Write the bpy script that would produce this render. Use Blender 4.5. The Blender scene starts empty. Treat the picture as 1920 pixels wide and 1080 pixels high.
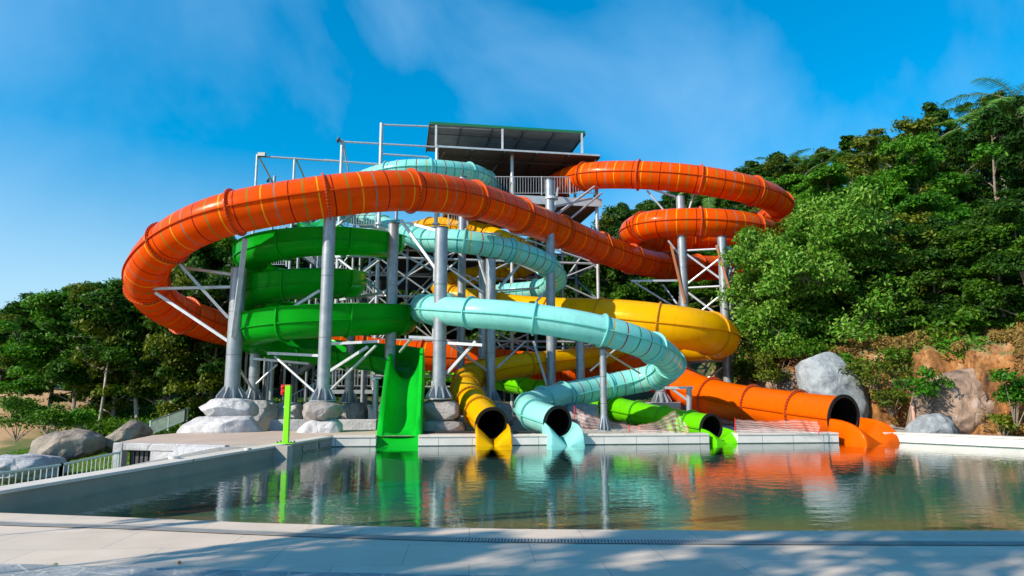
import bpy, bmesh, math, random
import numpy as np
from mathutils import Vector, Matrix
random.seed(7); rng = np.random.default_rng(11)
C = bpy.context.scene.collection
sc = bpy.context.scene
R = math.radians

# ---------------------------------------------------------------- camera, sky, sun
F = 1280.0; TH = math.atan(185/1280.0); H = 1.60
ct, st = math.cos(TH), math.sin(TH)
cam = bpy.data.cameras.new('camera'); camo = bpy.data.objects.new('camera', cam); C.objects.link(camo)
camo.location = (0, 0, H); camo.rotation_euler = (math.pi/2 + TH, 0, 0)
cam.sensor_width = 36; cam.lens = F/1920*36; cam.clip_end = 6000; cam.clip_start = 0.05
sc.camera = camo

SUN_AZ = 57; SUN_EL = 33
ldir = Vector((math.sin(R(SUN_AZ))*math.cos(R(SUN_EL)), math.cos(R(SUN_AZ))*math.cos(R(SUN_EL)), -math.sin(R(SUN_EL))))
sun = bpy.data.lights.new('sun', 'SUN'); suno = bpy.data.objects.new('sun', sun); C.objects.link(suno)
sun.energy = 5.0; sun.angle = R(0.5); sun.color = (1, .89, .74)
suno.rotation_euler = ldir.to_track_quat('-Z', 'Y').to_euler()

w = bpy.data.worlds.new('World'); sc.world = w; w.use_nodes = True
wn = w.node_tree; wn.nodes.clear()
def N(nt, t, **k):
    n = nt.nodes.new(t)
    for a, b in k.items():
        if a == 'inp':
            for i, v in b.items(): n.inputs[i].default_value = v
        else: setattr(n, a, b)
    return n
def L(nt, a, b): nt.links.new(a, b)
sky = N(wn, 'ShaderNodeTexSky', sky_type='NISHITA', sun_disc=False)
sky.sun_elevation = R(SUN_EL); sky.sun_rotation = math.atan2(-ldir.x, -ldir.y)
sky.air_density = 1.0; sky.dust_density = 0.2; sky.ozone_density = 2.5
hs = N(wn, 'ShaderNodeHueSaturation', inp={'Hue': .487, 'Saturation': 1.5, 'Value': 1.30}); L(wn, sky.outputs[0], hs.inputs['Color'])
tc = N(wn, 'ShaderNodeTexCoord')
sepw = N(wn, 'ShaderNodeSeparateXYZ'); L(wn, tc.outputs['Generated'], sepw.inputs[0])
satr = N(wn, 'ShaderNodeMapRange', inp={1: .12, 2: .5, 3: 1.12, 4: 1.95}); L(wn, sepw.outputs[2], satr.inputs[0]); L(wn, satr.outputs[0], hs.inputs['Saturation'])
valr = N(wn, 'ShaderNodeMapRange', inp={1: .1, 2: .5, 3: 1.22, 4: 1.55}); L(wn, sepw.outputs[2], valr.inputs[0]); L(wn, valr.outputs[0], hs.inputs['Value'])
mp = N(wn, 'ShaderNodeMapping'); mp.inputs['Scale'].default_value = (1.5, 1.5, 1.1); mp.inputs['Location'].default_value = (.35, .2, .1)
mp.inputs['Rotation'].default_value = (0, R(28), 0)
L(wn, tc.outputs['Generated'], mp.inputs[0])
nz = N(wn, 'ShaderNodeTexNoise', inp={'Scale': 1.5, 'Detail': 7, 'Roughness': .52, 'Distortion': .35}); L(wn, mp.outputs[0], nz.inputs['Vector'])
rp = N(wn, 'ShaderNodeValToRGB'); rp.color_ramp.elements[0].position = .47; rp.color_ramp.elements[1].position = .72
rp.color_ramp.elements[1].color = (.62, .62, .62, 1); L(wn, nz.outputs[0], rp.inputs[0])
mx = N(wn, 'ShaderNodeMix', data_type='RGBA'); L(wn, rp.outputs[0], mx.inputs[0]); L(wn, hs.outputs[0], mx.inputs[6])
mx.inputs[7].default_value = (2.5, 4.7, 7.3, 1)
bg = N(wn, 'ShaderNodeBackground'); bg.inputs[1].default_value = .10; L(wn, mx.outputs[2], bg.inputs[0])
wo = N(wn, 'ShaderNodeOutputWorld'); L(wn, bg.outputs[0], wo.inputs[0])
sc.view_settings.view_transform = 'Standard'; sc.view_settings.look = 'None'; sc.view_settings.gamma = 1
sc.view_settings.exposure = 0.48

# ---------------------------------------------------------------- geometry helpers
def P(px, py, d):                       # photo pixel + distance -> world point
    x = (px-960)/F; y = (540-py)/F; t = d/(ct - y*st)
    return Vector((t*x, d, H + t*(st + y*ct)))
def G(px, py, z=0.0):                   # photo pixel on a horizontal plane
    x = (px-960)/F; y = (540-py)/F; t = (z-H)/(st + y*ct)
    return Vector((t*x, t*(ct - y*st), z))
class MB:
    def __init__(s): s.v = []; s.f = []; s.uv = None; s.m = []
    def poly(s, pts, faces, mi=0):
        o = len(s.v); s.v += [tuple(p) for p in pts]; s.f += [tuple(i+o for i in f) for f in faces]; s.m += [mi]*len(faces); return s
    def box(s, c, size, rz=0, mi=0):
        hx, hy, hz = size[0]/2, size[1]/2, size[2]/2; cr, sr = math.cos(rz), math.sin(rz); p = []
        for z in (-hz, hz):
            for x, y in ((-hx, -hy), (hx, -hy), (hx, hy), (-hx, hy)): p.append((c[0]+x*cr-y*sr, c[1]+x*sr+y*cr, c[2]+z))
        return s.poly(p, [(3,2,1,0),(4,5,6,7),(0,1,5,4),(1,2,6,5),(2,3,7,6),(3,0,4,7)], mi)
    def bar(s, a, b, wd, h=None, mi=0):       # rectangular bar a->b
        a, b = Vector(a), Vector(b); h = h or wd; t = (b-a).normalized()
        u = t.cross(Vector((0,0,1)));
        if u.length < 1e-3: u = Vector((1,0,0))
        u.normalize(); v = u.cross(t); p = []
        for q in (a, b):
            for i, j in ((-1,-1),(1,-1),(1,1),(-1,1)): p.append(q + u*i*wd/2 + v*j*h/2)
        return s.poly(p, [(3,2,1,0),(4,5,6,7),(0,1,5,4),(1,2,6,5),(2,3,7,6),(3,0,4,7)], mi)
    def tube(s, pts, rs, n=12, mi=0, caps=True):
        pts = [Vector(p) for p in pts]
        if not hasattr(rs, '__len__'): rs = [rs]*len(pts)
        o = len(s.v)
        for i, p in enumerate(pts):
            t = (pts[min(i+1, len(pts)-1)] - pts[max(i-1, 0)]).normalized()
            u = t.cross(Vector((0,0,1)))
            if u.length < .05: u = t.cross(Vector((0,1,0)))
            u.normalize(); v = u.cross(t)
            for k in range(n):
                a = 2*math.pi*k/n; s.v.append(tuple(p + (u*math.cos(a) + v*math.sin(a))*rs[i]))
        for i in range(len(pts)-1):
            for k in range(n):
                a, b = o+i*n+k, o+i*n+(k+1) % n
                s.f.append((a, b, b+n, a+n)); s.m.append(mi)
        if caps:
            s.f.append(tuple(o+k for k in range(n))); s.f.append(tuple(o+(len(pts)-1)*n+k for k in reversed(range(n)))); s.m += [mi, mi]
        return s
    def prism(s, pts, z0, z1, mi=0):
        n = len(pts); p = [(q[0], q[1], z0) for q in pts] + [(q[0], q[1], z1) for q in pts]
        return s.poly(p, [tuple(reversed(range(n))), tuple(range(n, 2*n))] + [(i, (i+1) % n, (i+1) % n+n, i+n) for i in range(n)], mi)
    def build(s, name, mats, parent=None, smooth=False, bevel=0, loc=None):
        me = bpy.data.meshes.new(name)
        off = Vector(loc) if loc is not None else None
        vs = s.v if off is None else [(a-off.x, b-off.y, c-off.z) for a, b, c in s.v]
        me.from_pydata(vs, [], s.f)
        if not isinstance(mats, (list, tuple)): mats = [mats]
        for m in mats: me.materials.append(m)
        if len(mats) > 1: me.polygons.foreach_set('material_index', s.m)
        bm = bmesh.new(); bm.from_mesh(me); bmesh.ops.recalc_face_normals(bm, faces=bm.faces); bm.to_mesh(me); bm.free()
        if s.uv:
            pass
        o = bpy.data.objects.new(name, me); C.objects.link(o)
        if off is not None: o.location = off
        if parent: o.parent = parent
        if smooth:
            me.polygons.foreach_set('use_smooth', [True]*len(me.polygons)); md_sharp(me)
        if bevel:
            b = o.modifiers.new('bevel', 'BEVEL'); b.width = bevel; b.segments = 2; b.limit_method = 'ANGLE'
        return o
def md_sharp(me, ang=38):
    try: me.set_sharp_from_angle(angle=R(ang))
    except Exception: pass
def tag(o, label=None, cat=None, group=None, kind=None):
    if label: o['label'] = label
    if cat: o['category'] = cat
    if group: o['group'] = group
    if kind: o['kind'] = kind
    return o
def empty(name, loc=(0,0,0), label=None, cat=None, group=None):
    o = bpy.data.objects.new(name, None); C.objects.link(o); o.location = loc; o.empty_display_size = .2
    bpy.context.view_layer.update()
    return tag(o, label, cat, group)
def adopt(o, parent):                   # parent while keeping the world position of world-coordinate meshes
    o.parent = parent; o.matrix_parent_inverse = Matrix.Translation(parent.location).inverted(); return o
def part(mb, name, mat, root, **k):
    return adopt(mb.build(name, mat, **k), root)

# ---------------------------------------------------------------- materials
def mat(name, col, rough=.5, spec=.5, metal=0, noise=None, bump=0, bscale=20, coat=0, trans=None, vary=None):
    m = bpy.data.materials.new(name); m.use_nodes = True; nt = m.node_tree; b = nt.nodes['Principled BSDF']
    b.inputs['Base Color'].default_value = (*col, 1); b.inputs['Roughness'].default_value = rough
    b.inputs['Metallic'].default_value = metal; b.inputs['Specular IOR Level'].default_value = spec
    if coat: b.inputs['Coat Weight'].default_value = coat; b.inputs['Coat Roughness'].default_value = .06
    t = N(nt, 'ShaderNodeTexCoord')
    if noise:                            # noise=(colour2, scale, lo, hi)
        n = N(nt, 'ShaderNodeTexNoise', inp={'Scale': noise[1], 'Detail': 6, 'Roughness': .62}); L(nt, t.outputs['Object'], n.inputs['Vector'])
        r = N(nt, 'ShaderNodeValToRGB'); r.color_ramp.elements[0].position = noise[2]; r.color_ramp.elements[1].position = noise[3]
        r.color_ramp.elements[0].color = (*col, 1); r.color_ramp.elements[1].color = (*noise[0], 1)
        L(nt, n.outputs[0], r.inputs[0]); L(nt, r.outputs[0], b.inputs['Base Color'])
    if bump:
        n = N(nt, 'ShaderNodeTexNoise', inp={'Scale': bscale, 'Detail': 5}); L(nt, t.outputs['Object'], n.inputs['Vector'])
        bp = N(nt, 'ShaderNodeBump', inp={'Strength': bump, 'Distance': .05}); L(nt, n.outputs[0], bp.inputs['Height']); L(nt, bp.outputs[0], b.inputs['Normal'])
    return m
def gel(name, col, stripes=None, tr=.34):
    """glossy fibreglass; stripes = list of colours laid every 0.4 m along the UV u axis (metres)"""
    m = bpy.data.materials.new(name); m.use_nodes = True; nt = m.node_tree; b = nt.nodes['Principled BSDF']
    b.inputs['Roughness'].default_value = .27; b.inputs['Coat Weight'].default_value = .06; b.inputs['Coat Roughness'].default_value = .07
    b.inputs['Specular IOR Level'].default_value = .28
    t = N(nt, 'ShaderNodeTexCoord')
    n = N(nt, 'ShaderNodeTexNoise', inp={'Scale': 1.6, 'Detail': 5, 'Roughness': .65}); L(nt, t.outputs['Object'], n.inputs['Vector'])
    r = N(nt, 'ShaderNodeMapRange', inp={1: .3, 2: .75, 3: 1.04, 4: .86}); L(nt, n.outputs[0], r.inputs[0])
    base = N(nt, 'ShaderNodeMix', data_type='RGBA', blend_type='MULTIPLY', inp={0: 1.0}); base.inputs[6].default_value = (*col, 1)
    mps = N(nt, 'ShaderNodeMapping'); mps.inputs['Scale'].default_value = (5, 5, .5); L(nt, t.outputs['Object'], mps.inputs[0])
    ns = N(nt, 'ShaderNodeTexNoise', inp={'Scale': 1.3, 'Detail': 6, 'Roughness': .7}); L(nt, mps.outputs[0], ns.inputs['Vector'])
    rs = N(nt, 'ShaderNodeMapRange', inp={1: .5, 2: .72, 3: 1.0, 4: .87}); L(nt, ns.outputs[0], rs.inputs[0])
    ml_ = N(nt, 'ShaderNodeMath', operation='MULTIPLY'); L(nt, r.outputs[0], ml_.inputs[0]); L(nt, rs.outputs[0], ml_.inputs[1])
    L(nt, ml_.outputs[0], base.inputs[7]); out = base.outputs[2]
    if stripes:
        uv = N(nt, 'ShaderNodeUVMap'); sx = N(nt, 'ShaderNodeSeparateXYZ'); L(nt, uv.outputs[0], sx.inputs[0])
        md = N(nt, 'ShaderNodeMath', operation='MODULO', inp={1: .4}); L(nt, sx.outputs[0], md.inputs[0])
        lt = N(nt, 'ShaderNodeMath', operation='COMPARE', inp={1: .2, 2: .019}); L(nt, md.outputs[0], lt.inputs[0])
        k = len(stripes)
        m2 = N(nt, 'ShaderNodeMath', operation='MODULO', inp={1: .4*k}); L(nt, sx.outputs[0], m2.inputs[0])
        dv = N(nt, 'ShaderNodeMath', operation='DIVIDE', inp={1: .4*k}); L(nt, m2.outputs[0], dv.inputs[0])
        cr = N(nt, 'ShaderNodeValToRGB'); cr.color_ramp.interpolation = 'CONSTANT'
        while len(cr.color_ramp.elements) < k: cr.color_ramp.elements.new(.5)
        for i, c in enumerate(stripes): cr.color_ramp.elements[i].position = i/k; cr.color_ramp.elements[i].color = (*c, 1)
        L(nt, dv.outputs[0], cr.inputs[0])
        ms = N(nt, 'ShaderNodeMix', data_type='RGBA'); L(nt, lt.outputs[0], ms.inputs[0]); L(nt, out, ms.inputs[6]); L(nt, cr.outputs[0], ms.inputs[7]); out = ms.outputs[2]
    L(nt, out, b.inputs['Base Color']); mxc = max(col); b.inputs['Specular Tint'].default_value = (*[.25+.75*c/mxc for c in col], 1)
    tl = N(nt, 'ShaderNodeBsdfTranslucent'); L(nt, out, tl.inputs[0]); msx = N(nt, 'ShaderNodeMixShader', inp={0: tr}); L(nt, b.outputs[0], msx.inputs[1]); L(nt, tl.outputs[0], msx.inputs[2]); L(nt, msx.outputs[0], nt.nodes['Material Output'].inputs[0])
    n2 = N(nt, 'ShaderNodeTexNoise', inp={'Scale': 1.1, 'Detail': 2}); L(nt, t.outputs['Object'], n2.inputs['Vector'])
    bp = N(nt, 'ShaderNodeBump', inp={'Strength': .12, 'Distance': .12}); L(nt, n2.outputs[0], bp.inputs['Height']); L(nt, bp.outputs[0], b.inputs['Normal'])
    return m
YEL, GRN, RED, TEA = (.85,.5,.02), (.02,.28,.06), (.28,.012,.008), (.07,.3,.36)
M = {}
M['orange_s'] = gel('striped orange fibreglass', (.92,.108,.001), [YEL,(.15,.3,.05),RED,(.22,.28,.25)])
M['orange'] = gel('orange fibreglass', (.95,.145,.001))
M['orange_edge'] = gel('orange flange', (.72,.10,.002))
M['aqua_s'] = gel('striped aqua fibreglass', (.32,.84,.78), [(.75,.42,.02),(.45,.015,.01),GRN,(.35,.01,.01),(.0,.22,.5)])
M['aqua'] = gel('aqua fibreglass', (.36,.86,.80)); M['aqua_edge'] = gel('aqua flange', (.26,.76,.71))
M['yellow_s'] = gel('striped yellow fibreglass', (.86,.45,.002), [(.5,.02,.01),(.85,.5,.0),GRN,(.25,.02,.01)])
M['yellow'] = gel('yellow fibreglass', (.94,.52,.002)); M['yellow_edge'] = gel('yellow flange', (.78,.36,.002))
M['lime'] = gel('lime fibreglass', (.16,.72,.004)); M['lime_edge'] = gel('lime flange', (.13,.6,.004))
M['green'] = gel('green fibreglass', (.004,.44,.015)); M['green_edge'] = gel('green lip', (.008,.48,.02))
M['green2'] = gel('bright green fibreglass', (.006,.55,.03))
M['black'] = mat('black gelcoat', (.004,.004,.004), .45)
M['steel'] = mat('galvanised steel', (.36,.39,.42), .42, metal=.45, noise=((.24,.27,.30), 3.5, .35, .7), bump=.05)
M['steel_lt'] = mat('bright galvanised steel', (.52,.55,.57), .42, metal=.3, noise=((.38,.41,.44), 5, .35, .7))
M['steel_dk'] = mat('weathered steel', (.11,.12,.13), .5, metal=.4, noise=((.05,.05,.055), 4, .3, .7))
M['rust'] = mat('rust primer steel', (.42,.16,.06), .6)
M['roof_under'] = mat('grey metal soffit', (.20,.21,.20), .5, noise=((.13,.14,.13), 2, .3, .7))
M['roof_brown'] = mat('brown boarded soffit', (.13,.085,.07), .6, noise=((.08,.055,.05), 3, .3, .7))
M['roof_green'] = mat('green roof edge', (.01,.16,.06), .4)
M['dark'] = mat('dark panel', (.012,.012,.014), .6)
M['white_stone'] = mat('pale coping stone', (.66,.63,.58), .6, noise=((.52,.49,.44), 2.2, .35, .75), bump=.1, bscale=60)
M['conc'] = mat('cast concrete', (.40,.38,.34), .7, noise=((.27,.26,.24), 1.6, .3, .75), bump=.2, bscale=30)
M['shade_conc'] = mat('stained concrete', (.27,.27,.21), .75, noise=((.20,.20,.17), 1.6, .3, .75), bump=.2, bscale=30)  # darker concrete: the left wall's shade is put into its colour
M['gravel'] = mat('gravel', (.42,.40,.37), .9, noise=((.16,.15,.14), 30, .35, .65), bump=.8, bscale=60)
M['pinkdeck'] = mat('pink concrete deck', (.52,.40,.32), .75, noise=((.42,.33,.27), 1.2, .3, .7), bump=.1, bscale=50)
M['lime_post'] = mat('lime powder coat', (.22,.78,.002), .35)
M['red'] = mat('red plastic', (.75,.01,.008), .35)
M['lamp'] = mat('lamp glass', (.5,.5,.45), .2)
M['bark'] = mat('bark', (.16,.12,.09), .9, noise=((.30,.26,.21), 6, .4, .7), bump=.5, bscale=15)
M['bark_pale'] = mat('pale bark', (.42,.38,.32), .9, noise=((.2,.17,.14), 5, .4, .75), bump=.4, bscale=15)
M['soil'] = mat('orange soil', (.44,.25,.12), .95, noise=((.20,.13,.07), .9, .35, .7), bump=.7, bscale=8)

def joints(name, col, col2, bw, bh, rough=.6, mortar=(.2,.19,.17), ms=.008, rot=0):
    m = mat(name, col, rough, noise=(col2, 1.5, .35, .75), bump=.12, bscale=70); nt = m.node_tree; b = nt.nodes['Principled BSDF']
    src = b.inputs['Base Color'].links[0].from_socket
    t = N(nt, 'ShaderNodeTexCoord'); mpp = N(nt, 'ShaderNodeMapping'); mpp.inputs['Rotation'].default_value = (0, 0, rot); L(nt, t.outputs['Object'], mpp.inputs[0])
    br = N(nt, 'ShaderNodeTexBrick', offset=.5, inp={'Scale': 1, 'Mortar Size': ms, 'Mortar Smooth': .2, 'Brick Width': bw, 'Row Height': bh})
    br.inputs['Color1'].default_value = (1,1,1,1); br.inputs['Color2'].default_value = (.90,.90,.90,1); br.inputs['Mortar'].default_value = (*[a/max(c, .01) for a, c in zip(mortar, col)], 1)
    L(nt, mpp.outputs[0], br.inputs['Vector'])
    g = N(nt, 'ShaderNodeTexNoise', inp={'Scale': 260, 'Detail': 2}); L(nt, t.outputs['Object'], g.inputs['Vector'])
    gr = N(nt, 'ShaderNodeMapRange', inp={1: .3, 2: .7, 3: .88, 4: 1.1}); L(nt, g.outputs[0], gr.inputs[0])
    x = N(nt, 'ShaderNodeMix', data_type='RGBA', blend_type='MULTIPLY', inp={0: 1}); L(nt, src, x.inputs[6]); L(nt, br.outputs[0], x.inputs[7])
    x2 = N(nt, 'ShaderNodeMix', data_type='RGBA', blend_type='MULTIPLY', inp={0: 1}); L(nt, x.outputs[2], x2.inputs[6]); L(nt, gr.outputs[0], x2.inputs[7])
    L(nt, x2.outputs[2], b.inputs['Base Color'])
    return m
M['deck'] = joints('pale deck tiles', (.68,.56,.45), (.58,.48,.38), 1.2, .8, rot=-.06, ms=.004, mortar=(.3,.27,.24))

def rockmat(name, c1, c2, c3, sc_=1.2, bump=.7):
    m = bpy.data.materials.new(name); m.use_nodes = True; nt = m.node_tree; b = nt.nodes['Principled BSDF']; b.inputs['Roughness'].default_value = .85
    t = N(nt, 'ShaderNodeTexCoord')
    n = N(nt, 'ShaderNodeTexNoise', inp={'Scale': sc_, 'Detail': 9, 'Roughness': .65, 'Distortion': .6}); L(nt, t.outputs['Object'], n.inputs['Vector'])
    r = N(nt, 'ShaderNodeValToRGB'); e = r.color_ramp.elements; e[0].position = .33; e[0].color = (*c1, 1); e[1].position = .7; e[1].color = (*c3, 1)
    q = e.new(.5); q.color = (*c2, 1); L(nt, n.outputs[0], r.inputs[0]); L(nt, r.outputs[0], b.inputs['Base Color'])
    v = N(nt, 'ShaderNodeTexVoronoi', feature='DISTANCE_TO_EDGE', inp={'Scale': sc_*.9})
    dn = N(nt, 'ShaderNodeMix', data_type='VECTOR', inp={0: .35}); L(nt, t.outputs['Object'], dn.inputs[4]); L(nt, n.outputs['Color'], dn.inputs[5]); L(nt, dn.outputs[1], v.inputs['Vector'])
    vr = N(nt, 'ShaderNodeMapRange', inp={1: 0, 2: .03, 3: 0, 4: .35}); L(nt, v.outputs['Distance'], vr.inputs[0])
    n2 = N(nt, 'ShaderNodeTexNoise', inp={'Scale': sc_*7, 'Detail': 8, 'Roughness': .7}); L(nt, t.outputs['Object'], n2.inputs['Vector'])
    ad = N(nt, 'ShaderNodeMath', operation='ADD'); L(nt, vr.outputs[0], ad.inputs[0]); L(nt, n2.outputs[0], ad.inputs[1])
    bp = N(nt, 'ShaderNodeBump', inp={'Strength': bump, 'Distance': .06}); L(nt, ad.outputs[0], bp.inputs['Height']); L(nt, bp.outputs[0], b.inputs['Normal'])
    return m
M['rock_lt'] = rockmat('painted pale rockwork', (.34,.34,.36), (.50,.49,.50), (.62,.61,.61))
M['rock_gr'] = rockmat('grey brown rockwork', (.19,.17,.15), (.27,.25,.24), (.36,.34,.33))
M['rock_wall'] = rockmat('grey carved rendering', (.30,.31,.33), (.42,.42,.44), (.55,.55,.56), 1.0, .9)
M['boulder'] = rockmat('weathered granite', (.07,.06,.055), (.25,.21,.17), (.42,.36,.29), 1.1)
M['boulder_pink'] = rockmat('pink brown granite', (.06,.05,.045), (.30,.20,.14), (.50,.39,.33), 1.1)
M['slab'] = rockmat('blue grey rock face', (.15,.17,.19), (.28,.31,.33), (.36,.39,.41), 2.6, .55)
M['cliff'] = rockmat('ochre weathered bank', (.16,.09,.05), (.42,.20,.07), (.62,.42,.24), .7, .9)

def leafmat(name, a, b_, c, tr=.25):
    m = bpy.data.materials.new(name); m.use_nodes = True; nt = m.node_tree; b = nt.nodes['Principled BSDF']; out = nt.nodes['Material Output']
    b.inputs['Roughness'].default_value = .5; b.inputs['Specular IOR Level'].default_value = .16
    g = N(nt, 'ShaderNodeNewGeometry'); oi = N(nt, 'ShaderNodeObjectInfo')
    t = N(nt, 'ShaderNodeTexCoord'); n = N(nt, 'ShaderNodeTexNoise', inp={'Scale': .8, 'Detail': 2}); L(nt, t.outputs['Object'], n.inputs['Vector'])
    m1 = N(nt, 'ShaderNodeMath', operation='MULTIPLY', inp={1: .45}); L(nt, g.outputs['Random Per Island'], m1.inputs[0])
    m2 = N(nt, 'ShaderNodeMath', operation='MULTIPLY_ADD', inp={1: .35}); L(nt, oi.outputs['Random'], m2.inputs[0]); L(nt, m1.outputs[0], m2.inputs[2])
    m3 = N(nt, 'ShaderNodeMath', operation='MULTIPLY_ADD', inp={1: .4}); L(nt, n.outputs[0], m3.inputs[0]); L(nt, m2.outputs[0], m3.inputs[2])
    r = N(nt, 'ShaderNodeValToRGB'); e = r.color_ramp.elements; e[0].position = .2; e[0].color = (*a, 1); e[1].position = .95; e[1].color = (*c, 1)
    q = e.new(.6); q.color = (*b_, 1); L(nt, m3.outputs[0], r.inputs[0]); L(nt, r.outputs[0], b.inputs['Base Color'])
    tl = N(nt, 'ShaderNodeBsdfTranslucent'); gm = N(nt, 'ShaderNodeMix', data_type='RGBA', blend_type='MULTIPLY', inp={0: 1}); L(nt, r.outputs[0], gm.inputs[6]); gm.inputs[7].default_value = (1.3, 1.5, .5, 1)
    L(nt, gm.outputs[2], tl.inputs[0]); ms = N(nt, 'ShaderNodeMixShader', inp={0: tr}); L(nt, b.outputs[0], ms.inputs[1]); L(nt, tl.outputs[0], ms.inputs[2]); L(nt, ms.outputs[0], out.inputs[0])
    return m
M['leaf'] = leafmat('broad leaves', (.010,.045,.003), (.038,.12,.006), (.12,.23,.012))
M['leaf_dk'] = leafmat('dark leaves', (.006,.028,.003), (.020,.072,.005), (.07,.14,.012))
M['leaf_br'] = leafmat('bright leaves', (.016,.080,.004), (.05,.19,.008), (.16,.32,.02))
M['leaf_ol'] = leafmat('olive leaves', (.03,.05,.005), (.08,.125,.010), (.21,.23,.02))
M['leaf_flower'] = leafmat('leaves with pale flower tips', (.016,.085,.004), (.05,.19,.008), (.20,.34,.05))
M['palm'] = leafmat('palm leaflets', (.015,.07,.015), (.05,.16,.03), (.16,.30,.04), .3)
M['grass'] = leafmat('grass blades', (.05,.13,.01), (.10,.22,.015), (.18,.30,.03), .3)

# ---------------------------------------------------------------- pool and ground
FL = G(622, 838); FR = G(1675, 829.5); RW = G(1920, 841); LW = G(0, 962)
ldv = (LW-FL).normalized(); rdv = (RW-FR).normalized()
NL = FL + ldv*16; NR = FR + rdv*26
WT = .285                                             # coping height above the water
near_px = [(-500,925),(-200,950),(0,966),(240,975),(470,985),(700,992),(960,997),(1400,1000.5),(1920,1000),(2400,992)]
near = [G(a, b, .0) for a, b in near_px]
DZ = .03
# left wall stops where it meets the near edge
def seg_int(a, d, b, c):
    e = (c-b); den = d.x*e.y-d.y*e.x
    t = ((b.x-a.x)*e.y-(b.y-a.y)*e.x)/den; return a+d*t
lc = seg_int(FL, ldv, near[2], near[1])
M['floor'] = mat('pool floor plaster', (.02,.17,.17), .6)
nt = M['floor'].node_tree; b = nt.nodes['Principled BSDF']; g = N(nt, 'ShaderNodeNewGeometry'); sx = N(nt, 'ShaderNodeSeparateXYZ'); L(nt, g.outputs['Position'], sx.inputs[0])
nn = N(nt, 'ShaderNodeTexNoise', inp={'Scale': .55, 'Detail': 5}); L(nt, g.outputs['Position'], nn.inputs['Vector'])
ma = N(nt, 'ShaderNodeMath', operation='MULTIPLY_ADD', inp={1: 3.5}); L(nt, nn.outputs[0], ma.inputs[0]); L(nt, sx.outputs[1], ma.inputs[2])
r = N(nt, 'ShaderNodeMapRange', inp={1: 11.2, 2: 17.5}); L(nt, ma.outputs[0], r.inputs[0])
cr = N(nt, 'ShaderNodeValToRGB'); e = cr.color_ramp.elements; e[0].color = (.19,.14,.045,1); e[1].color = (.000,.095,.085,1); q = e.new(.42); q.color = (.022,.12,.075,1)
L(nt, r.outputs[0], cr.inputs[0]); L(nt, cr.outputs[0], b.inputs['Base Color'])

def offs(a, b_, dist):                                # offset of direction a->b to its right
    d = (b_-a).normalized(); return Vector((d.y, -d.x, 0))*dist
poolpoly = [FL+Vector((-1.2,1,0)), FR+Vector((1,1,0)), NR+Vector((4,0,0)), NR+Vector((4,-8,0)), Vector((0,3,0)), Vector((-14,4,0)), NL]
# pool floor
mb = MB(); Y0, Y1 = 5.5, 23.5
n = 20; pts = []
for j in range(n+1):
    y = Y0+(Y1-Y0)*j/n
    for x in (FL.x+(ldv.x/ldv.y)*(y-FL.y)-.15, 24): pts.append((x, y, -.16-.75*min(1, max(0, (y-8)/9))))
mb.poly(pts, [(2*j, 2*j+1, 2*j+3, 2*j+2) for j in range(n)])
tag(mb.build('pool_floor', M['floor']), kind='structure')

# water
wm = bpy.data.materials.new('pool water'); wm.use_nodes = True; nt = wm.node_tree; nt.nodes.remove(nt.nodes['Principled BSDF']); out = nt.nodes['Material Output']
g = N(nt, 'ShaderNodeNewGeometry'); mpw = N(nt, 'ShaderNodeMapping'); mpw.inputs['Scale'].default_value = (.8, 1.5, 1); L(nt, g.outputs['Position'], mpw.inputs[0])
n1 = N(nt, 'ShaderNodeTexNoise', inp={'Scale': 3.2, 'Detail': 3, 'Roughness': .5}); L(nt, mpw.outputs[0], n1.inputs['Vector'])
n2 = N(nt, 'ShaderNodeTexNoise', inp={'Scale': 11, 'Detail': 2, 'Roughness': .5}); L(nt, mpw.outputs[0], n2.inputs['Vector'])
ad = N(nt, 'ShaderNodeMath', operation='MULTIPLY_ADD', inp={1: .22}); L(nt, n2.outputs[0], ad.inputs[0]); L(nt, n1.outputs[0], ad.inputs[2])
bp = N(nt, 'ShaderNodeBump', inp={'Strength': .5, 'Distance': .0095}); L(nt, ad.outputs[0], bp.inputs['Height'])
fr = N(nt, 'ShaderNodeFresnel', inp={'IOR': 1.72}); L(nt, bp.outputs[0], fr.inputs['Normal'])
gl = N(nt, 'ShaderNodeBsdfGlossy', inp={'Roughness': .012}); L(nt, bp.outputs[0], gl.inputs['Normal']); gl.inputs[0].default_value = (1,1,1,1)
tr = N(nt, 'ShaderNodeBsdfTransparent'); tr.inputs[0].default_value = (.86,.96,.94,1)
# light leaving the water is not bent by this thin surface, so total internal reflection is switched off on its underside
inv = N(nt, 'ShaderNodeMath', operation='SUBTRACT', inp={0: 1.0}); L(nt, g.outputs['Backfacing'], inv.inputs[1])
frm = N(nt, 'ShaderNodeMath', operation='MULTIPLY'); L(nt, fr.outputs[0], frm.inputs[0]); L(nt, inv.outputs[0], frm.inputs[1])
ms = N(nt, 'ShaderNodeMixShader'); L(nt, frm.outputs[0], ms.inputs[0]); L(nt, tr.outputs[0], ms.inputs[1]); L(nt, gl.outputs[0], ms.inputs[2]); L(nt, ms.outputs[0], out.inputs[0])
inner = [FL, FR, FR+rdv*20] + list(reversed([p for p in near if p.x > lc.x])) + [lc]
mb = MB(); mb.poly([(p.x, p.y, 0) for p in inner], [tuple(range(len(inner)))])
wo_ = tag(mb.build('pool_water', wm), kind='structure')
if wo_.data.polygons[0].normal.z < 0: wo_.data.flip_normals()

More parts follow.
